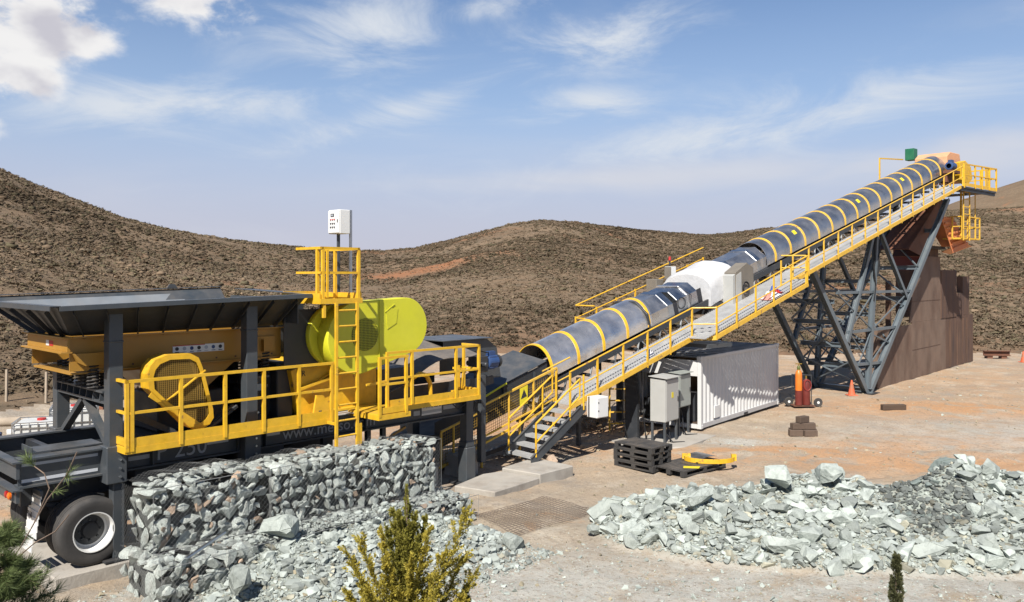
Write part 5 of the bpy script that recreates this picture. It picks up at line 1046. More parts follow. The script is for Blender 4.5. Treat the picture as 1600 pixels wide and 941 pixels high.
# pallets
def make_pallet(loc, rz, label, L_=1.2, W_=.82, group=None):
    t = thing('plastic_pallet', label, 'pallet', loc, rz, group)
    n = 7 if L_ < 1.5 else 9
    for i in range(n): y = i*(W_-.095)/(n-1); box('deck_board', PLAST, t, 0, L_, y, y+.095, .115, .15)
    for x in (0, L_/2-.06, L_-.12):
        for y in (0, W_/2-.06, W_-.12): box('block', PLAST, t, x, x+.12, y, y+.12, .03, .113)
    for y in (0, W_/2-.06, W_-.12): box('runner', PLAST, t, 0, L_, y, y+.12, .0, .028)
    return t
pl = (2.62, 20.95)
for i, nm in enumerate(('bottom pallet of the black plastic pallet stack', 'second pallet from the bottom of the black stack', 'third pallet up in the black plastic pallet stack', 'topmost black plastic pallet of the stack')):
    make_pallet((pl[0]+random.uniform(-.03, .03), pl[1]+random.uniform(-.03, .03), G0+.03+i*.153), R(-46+random.uniform(-2, 2)), nm, group='stacked black pallets')
FP = (4.12, 19.6)
make_pallet((FP[0], FP[1], G0+.03), R(42), 'single black pallet on the ground carrying yellow curved band', 1.75, .95)
t = thing('curved_band', 'yellow curved cover band lying on the single pallet', 'steel band', (FP[0]+.25, FP[1]+.95, G0+.185), R(-2))
b = MB(); P = [(.62+.62*math.cos(a), .25+.42*math.sin(a)) for a in np.linspace(math.pi*.95, math.pi*2.02, 18)]
for p, q in zip(P[:-1], P[1:]): b.beam((p[0], p[1], .06), (q[0], q[1], .06), .03, .11)
b.build('band', YEL, t); box('end_flange', YEL, t, -.05, .16, .28, .34, 0, .16); box('end_flange', YEL, t, 1.18, 1.30, .2, .3, 0, .16)
t = thing('sheet_offcut', 'bent grey sheet metal offcut lying on the single pallet', 'sheet metal', (FP[0]+.5, FP[1]+.8, G0+.19), R(35))
b = MB(); rows = [[(u*.12, v, .02+.10*math.sin(u*.4)) for v in (0, .55)] for u in range(8)]; sheet(b, rows); rows = [[(u*.12, v, .026+.10*math.sin(u*.4)) for v in (0, .55)] for u in range(8)]; sheet(b, rows); b.build('sheet', STEEL, t, smooth=True)
o = MB().plate([(FP[0]+.05, FP[1]+.35, G0+.186), (FP[0]+.42, FP[1]+.30, G0+.186), (FP[0]+.5, FP[1]+.5, G0+.186), (FP[0]+.1, FP[1]+.55, G0+.186)], .004).build('sign_plate', SIGNY); tag(o, 'yellow sign plate lying at the pallet corner', 'sign plate')

# welding gas cylinders on a cart
t = thing('gas_cylinder', 'tall bright orange gas cylinder with brass valve on the cart', 'gas cylinder', (10.62, 30.35, G0+.08))
part('bottle', CYLO, t, lambda b: b.lathe([(.001, 0), (.12, .005), (.125, .03), (.125, 1.12), (.11, 1.22), (.06, 1.30), (.04, 1.32)], (0, 0, 0), 'z', 20), smooth=True); part('lower_body', CYLR, t, lambda b: b.lathe([(.127, .01), (.127, .55)], (0, 0, 0), 'z', 20), smooth=True)
part('collar', mat('green_brass', (.12, .14, .03), .5), t, lambda b: b.lathe([(.055, 1.29), (.06, 1.40), (.04, 1.46), (.001, 1.46)], (0, 0, 0), 'z', 14)); part('valve', mat('brass', (.45, .30, .07), .35, .8), t, lambda b: (b.tube((0, 0, 1.45), (0, 0, 1.54), .02), b.tube((-.12, 0, 1.53), (.12, 0, 1.53), .018)))
t = thing('gas_cylinder', 'shorter dark maroon gas cylinder on the cart beside the orange one', 'gas cylinder', (10.92, 30.42, G0+.08))
part('bottle', CYLR, t, lambda b: b.lathe([(.001, 0), (.14, .005), (.145, .03), (.145, .78), (.12, .90), (.05, .95), (.04, .97)], (0, 0, 0), 'z', 20), smooth=True); part('valve', mat('brass', (.45, .30, .07)), t, lambda b: b.tube((0, 0, .96), (0, 0, 1.08), .03))
part('hose', mat('hose_red', (.35, .04, .03), .6), t, lambda b: b.path([(.1*math.cos(a)*1.3, -.16, .75+.2*math.sin(a)) for a in np.linspace(0, 6.28, 14)], .014, 5))
t = thing('cylinder_cart', 'two wheeled cart holding the gas cylinders', 'cart', (10.78, 30.45, G0))
part('base', RUSTB, t, lambda b: b.box(-.38, .42, -.26, .22, .05, .075)); part('frame', DARK, t, lambda b: (b.tube((.40, .15, .06), (.42, .2, 1.15), .018), b.tube((-.3, .2, .06), (-.3, .22, 1.2), .018), b.tube((-.3, .22, 1.18), (.42, .2, 1.15), .018), b.tube((-.3, .21, .6), (.42, .2, .6), .015)))
for y, x in ((-.05, .58), (.2, -.42)): w = part('wheel', RUB, t, lambda b: b.lathe([(.05, -.03), (.15, -.035), (.17, 0), (.15, .035), (.05, .03)], (x, y, .17), 'y', 18), smooth=True); part('hub', WHITE, w, lambda b: b.tube((x, y-.036, .17), (x, y+.036, .17), .05, 10))
def cone(loc, label, h=.6):
    t = thing('traffic_cone', label, 'traffic cone', loc); s = h/.6
    part('body', CONE, t, lambda b: b.lathe([(.14*s, .03*s), (.028*s, h), (.001, h)], (0, 0, 0), 'z', 18), smooth=True); part('base', CONE, t, lambda b: b.box(-.19*s, .19*s, -.19*s, .19*s, 0, .03*s), bevel=.01)
    part('sleeve', mat('dirty_sleeve', (.45, .16, .08), .6), t, lambda b: b.lathe([(.095*s, .27*s), (.067*s, .43*s)], (0, 0, 0), 'z', 18), smooth=True)
cone((13.85, 33.4, G0), 'dusty red traffic cone at the foot of the support tower', .62); cone((28.9, 46.3, G0), 'bright orange traffic cone at the right edge of the yard', .62)
t = thing('block_pile', 'small pile of dark brown bricks on the open ground', 'bricks', (8.62, 24.9, G0))
bme = MB().box(-.2, .2, -.1, .1, 0, .19).build('brick', BRICKM, t, bevel=.012); bme.location = (0, 0, 0)
for x, y, z, a in ((.42, -.06, 0, 8), (.1, .26, 0, -4), (.5, .24, 0, 3), (.08, .06, .195, 12), (.42, .1, .195, -6), (.25, .12, .39, 30)):
    o = bme.copy(); COL.objects.link(o); o.parent = t; o.location = (x, y, z); o.rotation_euler = (0, 0, R(a))
o = MB().box(-.44, .44, -.1, .1, 0, .2).build('timber_block', TIMB, None, bevel=.015); o.location = (13.85, 29.75, G0); o.rotation_euler = (0, 0, R(4)); tag(o, 'dark timber block lying on the open yard right of the tower', 'timber')
# woven wire mats on the ground
def wire_mat(poly, label, sp=.085):
    A, B, C_, D = [Vector((x, y, 0)) for x, y in poly]; t = thing('wire_mat', label, 'wire mesh', (A.x, A.y, 0)); w = MB(); n1 = int((B-A).length/sp); n2 = int((D-A).length/sp)
    def g(u, v):
        p = A.lerp(B, u).lerp(D.lerp(C_, u), v); z = float(H(p.x, p.y))+.03+.02*math.sin(u*7+v*5); return (p.x-A.x, p.y-A.y, z)
    for i in range(n1+1): w.path([g(i/n1, k/6) for k in range(7)], .005, 4)
    for i in range(n2+1): w.path([g(k/6, i/n2) for k in range(7)], .005, 4)
    w.build('wires', REBAR, t, kind='stuff')
wire_mat([(-.75, 16.45), (.7, 17.85), (1.85, 16.9), (.1, 15.2)], 'flat rusty wire mesh mat lying on the ground before the rubble')
wire_mat([(-.55, 21.9), (1.3, 23.4), (2.2, 22.6), (.5, 21.6)], 'wire mesh mat lying in the shadow behind the stairs', .11)
# yard behind the trailer on the left
def tote(loc, rz, label):
    t = thing('water_tote', label, 'plastic tank', loc, rz)
    part('tank', IBCP, t, lambda b: b.box(.03, 1.17, .03, .97, .14, 1.12), bevel=.06); cg = part('cage', STEEL, t, lambda b: [b.beam((0, 0, z), (1.2, 0, z), .022) for z in (.2, .45, .72, 1.0, 1.13)] and [b.beam((0, 1, z), (1.2, 1, z), .022) for z in (.2, .45, .72, 1.0, 1.13)] and [b.beam((0, 0, z), (0, 1, z), .022) for z in (.2, .45, .72, 1.0, 1.13)] and [b.beam((1.2, 0, z), (1.2, 1, z), .022) for z in (.2, .45, .72, 1.0, 1.13)])
    part('cage_bar', STEEL, t, lambda b: [b.beam((x, y, .14), (x, y, 1.13), .02) for x in np.linspace(0, 1.2, 7) for y in (0, 1)] + [b.beam((x, y, .14), (x, y, 1.13), .02) for x in (0, 1.2) for y in np.linspace(.16, .84, 5)])
    part('pallet_base', TIMB, t, lambda b: (b.box(0, 1.2, 0, 1, .10, .135), b.box(0, 1.2, 0, .1, 0, .10), b.box(0, 1.2, .9, 1, 0, .1))); part('lid', RED, t, lambda b: b.tube((.6, .5, 1.12), (.6, .5, 1.17), .11, 16))
tote((-12.95, 21.2, G0-.1), R(20), 'white caged water tote with red lid standing behind the trailer'); tote((-13.1, 23.2, G0-.05), R(24), 'second white caged water tote behind the one with the red lid')
def drum(loc, label):
    t = thing('blue_drum', label, 'drum', loc); part('body', DRUM, t, lambda b: b.lathe([(.001, .88), (.27, .88), (.29, .86), (.29, .60), (.30, .585), (.29, .57), (.29, .30), (.30, .285), (.29, .27), (.29, .02), (.001, 0)], (0, 0, 0), 'z', 22), smooth=True); part('rim', DARK, t, lambda b: b.lathe([(.295, .86), (.30, .885), (.285, .885)], (0, 0, 0), 'z', 22))
drum((-13.35, 20.9, G0-.05), 'dark blue drum at the left frame edge beside the tote')
def pipe(p, q, r, m, label):
    o = MB(); p = Vector(p); q = Vector(q); c = (p+q)/2; t = thing('steel_pipe', label, 'pipe', c); part('tube', m, t, lambda b: b.tube(p-c, q-c, r, 14), smooth=True); part('end_ring', m, t, lambda b: b.tube(p-c, p-c+(q-p).normalized()*.12, r*1.15, 14), smooth=True)
pipe((-16.9, 26.2, -.1), (-14.3, 27.2, -.08), .15, WOOD, 'long tan pipe lying behind the white totes'); pipe((-15.3, 24.8, -.15), (-13.9, 25.7, -.15), .10, WHITE, 'short white pipe lying in front of the tan pipe')
for i, (x, y) in enumerate(((-18.4, 29.8), (-17.3, 30.4), (-15.6, 31.6))):
    o = MB().beam((0, 0, -.2), (.02, 0, 1.15), .07).build('fence_post', WOOD); o.location = (x, y, float(H(np.array([x]), np.array([y]))[0])); tag(o, ('leftmost', 'second from left', 'third from left')[i]+' of the pale wooden posts at the hill foot', 'post', 'wooden posts at the hill foot')
t = thing('brick_stack', 'reddish brick stack behind the trailer at the hill foot', 'bricks', (-15.6, 29.6, float(H(np.array([-15.6]), np.array([29.6]))[0])-.03), R(15))
bb = MB().box(0, .24, 0, .12, 0, .07).build('brick', mat('red_brick', (.36, .15, .085), .9, rand=.25), t); bb.location = (0, 0, 0)
for k in range(11):
    for i in range(3):
        for j in range(2):
            if k+i+j == 0: continue
            o = bb.copy(); COL.objects.link(o); o.parent = t; o.location = (i*.255+random.uniform(-.01, .01), j*.14, k*.074)
# ------------------------------------------------------------------ gabions
def build_gabion(x0, x1, y0, y1, z0, z1, label, seed, left_end=False, right_end=False, topbulge=.05, sz=.2):
    rnd = random.Random(seed)
    t = thing('gabion_basket', label, 'gabion', tw(x0, y0, z0), RZT)
    L_, W_, Hh = x1-x0, y1-y0, z1-z0
    part('gap_shade_core', FILL, t, lambda b: b.box(.14, L_-.14, .14, W_-.05, .0, Hh-.14))  # dark core closes the gaps and stands for their shade
    cnt = [0]
    def stone(x, y, z, s, flat):
        me = rnd.choice(ROCKME); o = bpy.data.objects.new('stone', me); COL.objects.link(o); o.parent = t; cnt[0] += 1
        o.location = (x, y, z); k1, k2 = rnd.uniform(1.05, 1.45), rnd.uniform(1.15, 1.7)
        if flat == 'f': o.scale = (s*k1, s*.80, s*k2); o.rotation_euler = (rnd.gauss(0, .12), rnd.uniform(0, 6.28), rnd.gauss(0, .12))     # laid flat against the front wire
        elif flat == 'e': o.scale = (s*k1, s*.80, s*k2); o.rotation_euler = (rnd.gauss(0, .12), rnd.uniform(0, 6.28), math.pi/2+rnd.gauss(0, .12))
        else: o.scale = (s*k1, s*k1*1.2, s*rnd.uniform(.85, 1.15)); o.rotation_euler = (rnd.gauss(0, .16), rnd.gauss(0, .16), rnd.uniform(0, 6.28))
        if not me.materials: me.materials.append(ROCKG)
        o.material_slots[0].link = 'OBJECT'; o.material_slots[0].material = ROCKT if rnd.random() < .05 else ROCKG
    def fillplane(lu, lv, fn, step, md):
        v = step*.4; row = 0
        while v < lv-step*.15:
            u = step*(.3+.5*(row % 2))+rnd.uniform(-.03, .03)
            while u < lu:
                s = sz*rnd.choice((.7, .85, 1.0, 1.15, 1.4)); stone(*fn(min(u, lu-.03), v+rnd.uniform(-.03, .03), s), s, md); u += s*.80
            v += step*.72; row += 1
    fillplane(L_, Hh, lambda u, v, s: (u, s*.30+rnd.uniform(-.015, .025), v), sz, 'f')
    fillplane(L_, W_-.1, lambda u, v, s: (u, v+.1, Hh+.02-s*.25+rnd.uniform(-.02, .02)+topbulge*math.sin(math.pi*u/L_)), sz, 't')
    if left_end: fillplane(W_, Hh, lambda u, v, s: (s*.30+rnd.uniform(-.015, .025), u, v), sz, 'e')
    if right_end: fillplane(W_, Hh, lambda u, v, s: (L_-s*.30+rnd.uniform(-.025, .015), u, v), sz, 'e')
    for i in range(130):
        u, v = rnd.uniform(.03, L_-.03), rnd.uniform(.03, 1); s_ = sz*rnd.uniform(.3, .6)
        if i % 3: stone(u, s_*.3+rnd.uniform(0, .04), v*Hh, s_, 'f')
        else: stone(u, .1+v*(W_-.2), Hh+.01+topbulge*math.sin(math.pi*u/L_), s_, 't')
    # woven wire basket
    w = MB(); g = .085
    def lattice(lu, lv, fn):
        k = -lv
        while k < lu:
            for sg in (0, 1):
                u0, u1 = max(k, 0), min(k+lv, lu)
                if u1-u0 > .02:
                    va, vb = u0-k, u1-k
                    if sg: va, vb = lv-va, lv-vb
                    pts = [fn(lerp(u0, u1, q/4), lerp(va, vb, q/4)) for q in range(5)]
                    for a, c in zip(pts[:-1], pts[1:]): w.tube(a, c, .0012, 3, cap=False)
            k += g
    lattice(L_, Hh, lambda u, v: (u, -.045+.015*math.sin(u*9)*math.sin(v*8), v)); lattice(L_, W_, lambda u, v: (u, v-.05, Hh+.055+topbulge*math.sin(math.pi*u/L_)+.02*math.sin(u*11+v*5)))
    if left_end: lattice(W_, Hh, lambda u, v: (-.06, u, v))
    w.build('wire_mesh', WIRE, t, kind='stuff')
    part('edge_wire', WIRE, t, lambda b: (b.tube((0, -.08, 0), (0, -.08, Hh+.04), .0035, 5), b.tube((L_, -.08, 0), (L_, -.08, Hh+.04), .0035, 5), b.tube((0, -.08, Hh+.05), (L_, -.08, Hh+.05), .006, 5), b.tube((0, -.08, .01), (L_, -.08, .01), .006, 5)))
    return cnt[0]
build_gabion(-.32, 1.60, -1.0, -.06, .42, 1.36, 'upper gabion basket nearest the trailer wheel, at the left end', 1, left_end=True, topbulge=.10, sz=.32)
build_gabion(1.63, 3.50, -1.0, -.06, .36, 1.34, 'middle basket of the upper gabion row below the yellow walkway', 2, topbulge=.05, sz=.28)
build_gabion(3.53, 5.42, -1.0, -.06, .30, 1.30, 'right end basket of the upper gabion row near the jack leg', 3, right_end=True, sz=.25)
build_gabion(-.52, 1.2, -1.75, -.3, -.65, .40, 'lower gabion basket at the bottom left below the upper row', 4, left_end=True, topbulge=.02, sz=.38)
build_gabion(1.22, 3.5, -1.7, -.3, -.75, .34, 'middle lower gabion basket half buried by rubble', 5, topbulge=.02)
build_gabion(3.52, 5.78, -1.7, -.3, -.85, .24, 'right end basket of the lower gabion row with rubble spilling over it', 6, right_end=True, topbulge=.03)
o = MB().tube(tw(-.1, -1.62, .44), tw(.75, -1.2, .56), .028, 8).build('steel_rod', STEEL); tag(o, 'short steel rod resting on the lower left gabion', 'rod')

# ------------------------------------------------------------------ boulders, rubble and gravel
def put_rock(name, me, loc, sc, rot, m, label, cat, group=None):
    o = bpy.data.objects.new(name, me); COL.objects.link(o); o.location = loc; o.scale = sc; o.rotation_euler = rot
    if not me.materials: me.materials.append(ROCK)
    o.material_slots[0].link = 'OBJECT'; o.material_slots[0].material = m; return tag(o, label, cat, group)
def Hs(x, y): return float(H(np.array([x]), np.array([y]))[0])
BL = [
 (-3.66, 13.15, .60, .78, .5, .62, 0, ROCK, 'big pale boulder leaning on the front of the upper gabion row'),
 (-3.95, 11.75, .25, .46, .42, .66, 2, ROCK, 'rounded pale boulder sitting low on the rubble slope by the lower gabion'),
 (-2.46, 14.45, .22, .60, .42, .62, 4, ROCK, 'pointed pale wedge of rock standing on the lower gabion behind the yellow conifer'),
 (-1.50, 14.35, .14, .42, .30, .85, 1, ROCK, 'upright pale slab of rock right of the yellow conifer tip'),
 (-2.95, 13.35, .36, .36, .3, .5, 3, ROCK, 'small pale block in the rubble left of the pointed wedge'),
 (1.88, 16.0, .05, .98, .62, .8, 1, ROCK, 'large grey boulder at the left end of the rubble mound'),
 (1.60, 15.35, -.12, .52, .4, .42, 3, ROCK, 'lone pale rock on the ground left of the rubble mound'),
 (8.35, 15.6, .90, 1.0, .75, .75, 5, ROCKD, 'dark grey boulder on top of the mound at the right'),
 (4.95, 15.1, .93, .62, .6, .7, 0, ROCK, 'big pale block on the peak of the rubble mound'),
 (5.75, 15.0, 1.0, .62, .5, .55, 2, ROCK, 'smooth pale block just right of the rubble mound peak'),
 (4.6, 13.75, .12, 1.05, .6, .62, 3, ROCK, 'broad pale slab at the front foot of the rubble mound'),
 (6.9, 13.6, .06, .8, .5, .5, 1, ROCK, 'flat pale slab at the mound foot left of the small cypress'),
 (8.5, 14.0, .30, 1.25, .5, .5, 3, ROCK, 'long tilted pale slab on the right side of the rubble mound'),
 (3.4, 14.9, .58, .75, .42, .55, 3, ROCK, 'long grey slab lying across the left part of the rubble mound'),
 (.98, 20.6, -.08, .36, .3, .55, 2, ROCKT, 'tan rock beside the stair slab'),
 (0.05, 14.5, -.1, .5, .4, .5, 0, ROCK, 'grey block at the right foot of the lower gabion rubble')]
for i, (x, y, z, a, b_, c, k, m, lab) in enumerate(BL):
    put_rock('boulder', BOULD[k], (x, y, z), (a*1.08, b_*1.35, c*1.25), (random.gauss(0, .25), random.gauss(0, .25), random.uniform(-.6, .6)), m, lab, 'boulder')
def build_rubble():
    g = np.random.default_rng(77)
    n = 22500; x = np.concatenate([g.uniform(1.4, 10.6, n), g.uniform(-6, .6, n//2)]); y = np.concatenate([g.uniform(13.0, 17.2, n), g.uniform(10.4, 15.5, n//2)])
    mh = mound(x, y); lx, ly = t_local(x, y)
    k = (mh > .05) & ~((ly > -1.25) & (lx > -.7) & (lx < 5.5)); x, y, mh = x[k], y[k], mh[k]; n = len(x)
    s = np.clip(g.pareto(2.7, n)*.088+.04, .04, .46); s = np.where(x < .8, np.minimum(s, .26), s)
    order = np.argsort(-s); x, y, s = x[order], y[order], s[order]
    z = H(x, y)+s*.12
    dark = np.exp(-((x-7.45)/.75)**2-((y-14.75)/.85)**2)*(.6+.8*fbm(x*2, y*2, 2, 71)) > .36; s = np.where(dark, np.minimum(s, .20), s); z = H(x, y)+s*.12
    put = 0
    for i in range(len(x)):
        if put >= 285: break
        me = ROCKME[int(g.integers(0, 16))]; put += 1; rt = x[i] > 1
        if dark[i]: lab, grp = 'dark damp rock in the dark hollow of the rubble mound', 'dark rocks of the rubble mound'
        elif rt:
            yc_ = np.interp(x[i], [1.5, 4, 6, 9, 13], [15.9, 15.5, 15.3, 15.2, 15.2]); dy = yc_-y[i]
            where = 'on the crest' if abs(dy) < .45 else ('behind the crest' if dy < 0 else ('on the front face' if dy < 1.25 else 'at the front foot'))
            side = 'far left end' if x[i] < 2.5 else ('left end' if x[i] < 3.3 else ('left of the peak' if x[i] < 4.2 else ('just left of the peak' if x[i] < 4.9 else ('below the peak' if x[i] < 5.7 else ('just right of the peak' if x[i] < 6.5 else ('left of the dark hollow' if x[i] < 7.2 else ('by the dark hollow' if x[i] < 8.0 else ('right end' if x[i] < 8.8 else 'far right end'))))))))
            size = 'largest' if s[i] > .44 else ('large' if s[i] > .36 else ('midsize' if s[i] > .30 else 'small'))
            lab, grp = f'{size} pale rock {where} of the rubble mound, {side}', 'rocks of the right rubble mound'
        else:
            lx_, ly_ = t_local(x[i], y[i]); lab, grp = ('pale broken rock on the gabion slope '+('left of' if x[i] < -1.1 else 'right of')+' the golden conifer'), 'rocks on the gabion slope'
        e = g.normal(0, .3, 3); f = g.uniform(.85, 1.2, 3)
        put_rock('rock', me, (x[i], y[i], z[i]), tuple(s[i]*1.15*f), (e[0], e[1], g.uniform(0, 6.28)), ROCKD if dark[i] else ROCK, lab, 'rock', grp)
    r = slice(put, None); x, y, s, z, dark = x[r], y[r], s[r], z[r], dark[r]; n = len(x)
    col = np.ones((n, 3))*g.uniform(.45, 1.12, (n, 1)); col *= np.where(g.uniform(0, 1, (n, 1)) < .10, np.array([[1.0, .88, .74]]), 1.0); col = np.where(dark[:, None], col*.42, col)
    o = scatter('rubble', ROCKNP, np.stack([x, y, z], -1), s[:, None]*1.1*g.uniform(.8, 1.25, (n, 3)), rotmats(n), ROCKS, col); tag(o, 'small broken pale green stones filling the rubble heaps', 'rubble')
    # gravel over the near ground
    n = 52000; y = g.uniform(0, 1, n)**1.9*24+11.2; x = (g.uniform(-.72, .72, n))*y
    dn = fbm(x*.7, y*.7, 3, 61); near = sstep(17, 12.5, y)*(x > -6.5); lx, ly = t_local(x, y)
    clump = np.exp(-((x-6.4)/1.3)**2-((y-24.0)/.5)**2)+.5*np.exp(-((x-9.5)/3)**2-((y-22.3)/.7)**2)
    k = (dn+near*.40+clump*.6+g.uniform(-.2, .2, n) > .60) & ~((ly > -.2) & (ly < 3) & (lx > -2) & (lx < 8) & (y < 19)); x, y, near, clump = x[k], y[k], near[k], clump[k]; n = len(x)
    s = np.clip(g.pareto(2.4, n)*.022+.018, .015, .16)
    tan = (g.uniform(0, 1, n) > near*.85+clump)[:, None]; col = np.where(tan, np.array([[.88, .70, .52]]), np.array([[1.0, 1.0, .98]]))*g.uniform(.6, 1.15, (n, 1))
    o = scatter('gravel', PEBNP, np.stack([x, y, H(x, y)+s*.1], -1), s[:, None]*np.ones((1, 3)), rotmats(n), ROCKS, col); tag(o, 'loose gravel and pebbles strewn over the yard', 'gravel')
    # spilled gravel on the lower gabion tops and their slope
    n = 9000; lx = g.uniform(-.3, 5.4, n); ly = g.uniform(-4.2, -1.15, n); X = OT[0]+UT[0]*lx-UT[1]*ly; Y = OT[1]+UT[1]*lx+UT[0]*ly
    Z = np.maximum(H(X, Y), np.where((ly > -1.7) & (lx > 1.0), np.interp(lx, [1, 3.5, 5.7], [.42, .36, .27]), -9)); k = (Y > 10.8) & ~((lx < 1.0) & (ly > -1.8)) & ~((lx > 4.2) & (ly > -1.75) & (g.uniform(0, 1, n) < .8)); X, Y, Z = X[k], Y[k], Z[k]; n = len(X)
    s = np.clip(g.pareto(2.0, n)*.03+.03, .03, .19); col = np.ones((n, 3))*g.uniform(.45, 1.05, (n, 1))
    o = scatter('gravel_slope', ROCKNP, np.stack([X, Y, Z+s*.1], -1), s[:, None]*np.ones((1, 3)), rotmats(n), ROCKS, col); tag(o, 'loose pale stones spilling down in front of the gabions', 'gravel')
    # dirt heap
    n = 9000; x = g.uniform(2.5, 34, n); y = g.uniform(18.5, 50, n); k = fbm(x*.25, y*.25, 3, 81)+g.uniform(-.15, .15, n) > .52; x, y = x[k], y[k]; n = len(x)
    s = np.clip(g.pareto(2.2, n)*.028+.028, .025, .2); col = np.where((g.uniform(0, 1, n) < .45)[:, None], np.array([[.95, .95, .9]]), np.array([[.85, .66, .48]]))*g.uniform(.55, 1.1, (n, 1))
    o = scatter('yard_stones', ROCKNP, np.stack([x, y, H(x, y)+s*.05], -1), s[:, None]*np.ones((1, 3)), rotmats(n), ROCKS, col); tag(o, 'scattered stones over the open yard on the right', 'stones')
    n = 1400; a = g.uniform(0, 6.28, n); rr_ = np.abs(g.normal(0, .55, n)); x = 2.2+1.6*rr_*np.cos(a); y = 26.4+rr_*np.sin(a)*.9; z = G0+.35*np.exp(-rr_**2*1.6)
    s = g.uniform(.05, .16, n); col = np.array([[.98, .60, .36]])*g.uniform(.6, 1.1, (n, 1))
    o = scatter('dirt_heap', PEBNP, np.stack([x, y, z], -1), s[:, None]*np.ones((1, 3)), rotmats(n), ROCKS, col); tag(o, 'low heap of orange dirt clods behind the white junction box', 'dirt heap')
build_rubble()
# ------------------------------------------------------------------ foreground conifers
def ribbon_tree(parent, name, V, C_, m=LEAF): 
    V = np.array(V).reshape(-1, 3); return np_mesh(name, V, np.arange(len(V)).reshape(-1, 3), m, np.array(C_), parent=parent)
def spray(g, V, C_, p, d, L_, rad, n, c0, c1, leaf):
    # a plume of small scale-like leaves along p + d*L
    d = d/np.linalg.norm(d)
    for i in range(n):
        f = g.uniform(0, 1)**.8; r = rad*(1-f)**.55*(.35+.65*min(1, f*5))*g.uniform(.2, 1); o = g.normal(0, 1, 3); o -= d*o.dot(d); o /= np.linalg.norm(o)+1e-6
        q = p+d*L_*f+o*r; t = d*.8+o*.55+g.normal(0, .25, 3); t /= np.linalg.norm(t); s = np.cross(t, g.normal(0, 1, 3)); s /= np.linalg.norm(s)+1e-6
        l = leaf*g.uniform(.6, 1.3); w = l*.26
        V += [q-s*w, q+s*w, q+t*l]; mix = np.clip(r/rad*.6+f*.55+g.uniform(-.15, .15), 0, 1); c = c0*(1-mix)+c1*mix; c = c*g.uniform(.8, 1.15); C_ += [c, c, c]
def golden_conifer(loc, top, label):
    g = np.random.default_rng(21); t = thing('golden_conifer', label, 'conifer', loc); V = []; C_ = []; hgt = top-loc[2]; limbs = MB()
    limbs.tube((0, 0, -.1), (.01, 0, hgt*.6), .035, 7, .02); limbs.tube((.01, 0, hgt*.6), (.0, 0, hgt*.97), .018, 6, .004)
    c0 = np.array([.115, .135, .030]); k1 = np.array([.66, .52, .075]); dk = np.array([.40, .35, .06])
    def plume(p, q, rise, rad, n, tip):
        # curved limb from p to q that turns upwards, feathered with short sprays
        p, q = np.array(p, float), np.array(q, float); m = (p+q)/2-np.array([0, 0, rise]); prev = p; L_ = np.linalg.norm(q-p)
        for i in range(1, 8):
            f = i/7; x = (1-f)**2*p+2*f*(1-f)*m+f*f*q; limbs.tube(prev, x, .008*(1.2-f), 4, .007*(1.1-f), cap=False); d = x-prev; ln = np.linalg.norm(d)
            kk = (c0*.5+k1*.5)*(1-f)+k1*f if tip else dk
            spray(g, V, C_, prev, d, ln*1.5, rad*1.05*(1.25-f*.75), int(n*.9), c0, kk, .029)
            for j in range(7):
                o = g.normal(0, 1, 3); o /= np.linalg.norm(o); dd = d/ln*.9+o*.75+np.array([0, 0, .25]); sl_ = L_*g.uniform(.14, .32)*(1.15-f*.75)
                spray(g, V, C_, prev+d*g.uniform(0, 1), dd, sl_, rad*.62, int(n*.85), c0*.6+kk*.4, kk, .026)
            prev = x
    zb = lambda py: EYE-(py-432)/1280*8.0-loc[2]
    xb = lambda px: (px-640)/1280*8.0
    for px, py, yy, z0 in ((545, 872, .1, .35), (572, 846, -.1, .5), (556, 912, -.25, .25), (598, 842, .15, .75), (735, 803, .05, .45), (704, 852, -.15, .5), (728, 880, .2, .3), (676, 826, -.1, .8), (612, 858, -.3, .6), (655, 856, -.35, .6), (590, 900, -.4, .3), (690, 905, -.4, .3), (640, 890, -.5, .3), (565, 935, .2, .15), (725, 930, -.1, .15), (610, 930, .4, .2), (670, 935, .45, .2), (630, 940, -.45, .1), (540, 940, -.2, .1), (745, 915, .3, .1)):
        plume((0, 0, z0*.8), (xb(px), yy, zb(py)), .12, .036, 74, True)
    for px, py, yy, z0 in ((617, 806, .08, 1.15), (655, 806, -.06, 1.2), (640, 792, .1, 1.3), (610, 822, -.1, 1.0), (668, 818, .1, 1.05), (630, 800, -.08, 1.25), (622, 835, .1, .95), (660, 838, -.1, .95), (646, 815, -.12, 1.1), (632, 822, .12, 1.05)):
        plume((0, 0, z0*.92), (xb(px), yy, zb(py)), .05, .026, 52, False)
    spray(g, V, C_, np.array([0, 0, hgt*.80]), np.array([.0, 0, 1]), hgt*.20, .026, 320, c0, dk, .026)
    limbs.build('trunk', BARK, t); ribbon_tree(t, 'crown', V, C_)
golden_conifer((-1.03, 8.0, Hs(-1.03, 8.0)), 2.56, 'golden yellow conifer shrub in the centre foreground')
def small_spray(loc, top, label):
    g = np.random.default_rng(29); t = thing('conifer_sapling', label, 'conifer', loc); V = []; C_ = []; hgt = top-loc[2]; part('trunk', BARK, t, lambda b: b.tube((0, 0, -.1), (0, 0, hgt*.9), .012, 5, .004))
    for i in range(34):
        f = i/34; a = g.uniform(0, 6.28); el = 1.05; d = np.array([math.cos(a)*math.cos(el), math.sin(a)*math.cos(el), math.sin(el)]); spray(g, V, C_, np.array([0, 0, hgt*f*.86]), d, .22*(1.1-f), .035, 90, np.array([.09, .11, .03]), np.array([.28, .25, .07]), .03)
    ribbon_tree(t, 'crown', V, C_)
small_spray((-.47, 8.4, Hs(-.47, 8.4)), 1.58, 'thin olive conifer sprig just right of the golden conifer')
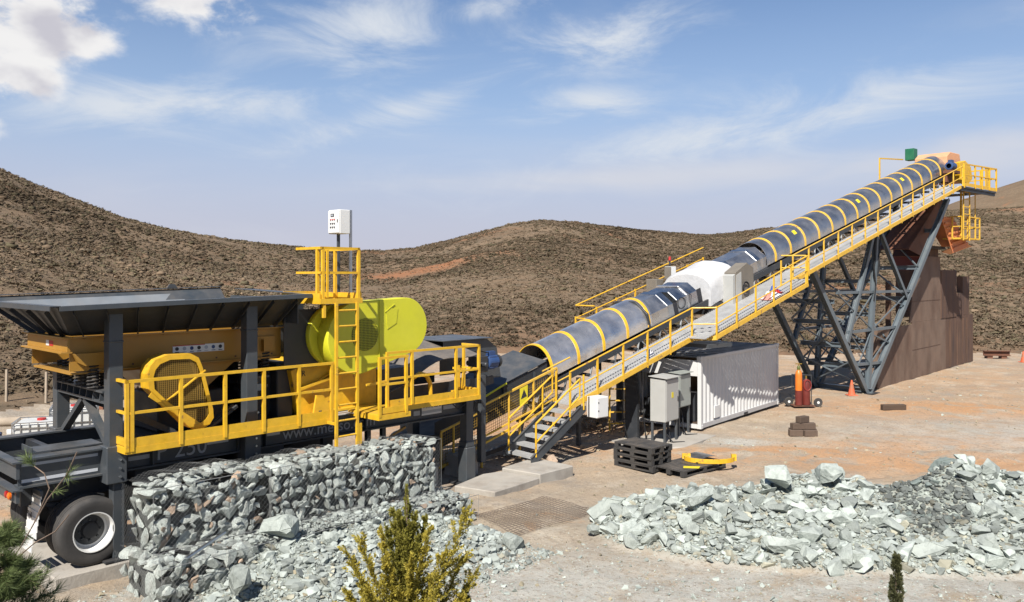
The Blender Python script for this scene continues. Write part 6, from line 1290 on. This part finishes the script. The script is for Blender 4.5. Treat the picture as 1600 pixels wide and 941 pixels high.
def cypress(loc, top, label):
    g = np.random.default_rng(33); t = thing('cypress', label, 'cypress', loc); V = []; C_ = []; hgt = top-loc[2]; part('trunk', BARK, t, lambda b: b.tube((0, 0, -.1), (0, 0, hgt*.9), .025, 6, .005))
    for i in range(230):
        f = g.uniform(0, 1); a = g.uniform(0, 6.28); r = .105*(1-f**2.2)+.008; el = 1.25; d = np.array([math.cos(a)*math.cos(el), math.sin(a)*math.cos(el), math.sin(el)]); p = np.array([math.cos(a)*r*.55, math.sin(a)*r*.55, hgt*f*.88])
        spray(g, V, C_, p, d, .13*(1-f*.4), .028, 60, np.array([.05, .062, .028]), np.array([.16, .155, .065]), .024)
    ribbon_tree(t, 'crown', V, C_)
cypress((4.22, 9.0, Hs(4.22, 9.0)), 1.68, 'narrow dark columnar cypress at the lower right')
def pine(loc, label):
    g = np.random.default_rng(41); t = thing('pine_sapling', label, 'pine', loc); V = []; C_ = []; lim = MB()
    def needles(p, d, n, L_, rad=.55):
        d = d/np.linalg.norm(d)
        for i in range(n):
            f = g.uniform(0, 1); q = p+d*f*L_; o = g.normal(0, 1, 3); o -= d*o.dot(d); o /= np.linalg.norm(o)+1e-6; tt = d*.75+o*rad; tt /= np.linalg.norm(tt); l = g.uniform(.06, .12); s = np.cross(tt, g.normal(0, 1, 3)); s /= np.linalg.norm(s)+1e-6; w = .0023
            V.extend([q-s*w, q+s*w, q+tt*l]); c = np.array([.13, .175, .065])*g.uniform(.6, 1.5)+np.array([.05, .045, .008])*g.uniform(0, 1); C_.extend([c, c, c])
    lim.tube((0, 0, -.1), (0, 0, 1.15), .03, 6, .008)
    for i in range(120):
        f = g.uniform(.0, 1); a = g.uniform(0, 6.28); el = g.uniform(.15, .8); d = np.array([math.cos(a)*math.cos(el), math.sin(a)*math.cos(el), math.sin(el)]); L_ = (.42*(1-f)+.12)*g.uniform(.6, 1.1); p = np.array([0, 0, f*1.12]); lim.tube(p, p+d*L_, .006, 4, .003, cap=False)
        needles(p+d*L_*.25, d, 90, L_*.75)
        for k in range(4):
            dd = d+g.normal(0, .55, 3); dd /= np.linalg.norm(dd); pp = p+d*L_*g.uniform(.35, .95); l2 = L_*.4; lim.tube(pp, pp+dd*l2, .004, 3, .002, cap=False); needles(pp, dd, 75, l2)
    # bare leader twigs reaching over the mudflap
    for pts in ([(0.05, 0, .85), (.2, -.02, 1.05), (.42, -.05, 1.42), (.58, -.06, 1.62), (.66, -.06, 1.80)], [(.3, -.03, 1.22), (.42, -.02, 1.5), (.38, -.02, 1.62), (.28, 0, 1.68)], [(.1, 0, .9), (.32, -.05, 1.08), (.5, -.08, 1.18), (.62, -.1, 1.32)], [(-.05, 0, .95), (-.12, 0, 1.25), (-.10, 0, 1.6)]):
        P = [np.array(p) for p in pts]
        for a, b in zip(P[:-1], P[1:]): lim.tube(a, b, .0055, 4, .0045, cap=False)
        for a, b in zip(P[1:-1], P[2:]):
            if g.uniform() < .8:
                for k in range(3): dd = (b-a)+g.normal(0, .16, 3); needles(a+(b-a)*g.uniform(.2, 1), dd, 36, .10, .7)
    lim.build('trunk', BARK, t); ribbon_tree(t, 'crown', V, C_)
pine((-4.08, 6.5, 1.42), 'green pine sapling with bare upper twigs in the lower left corner')
o = bpy.context.view_layer; o.update()
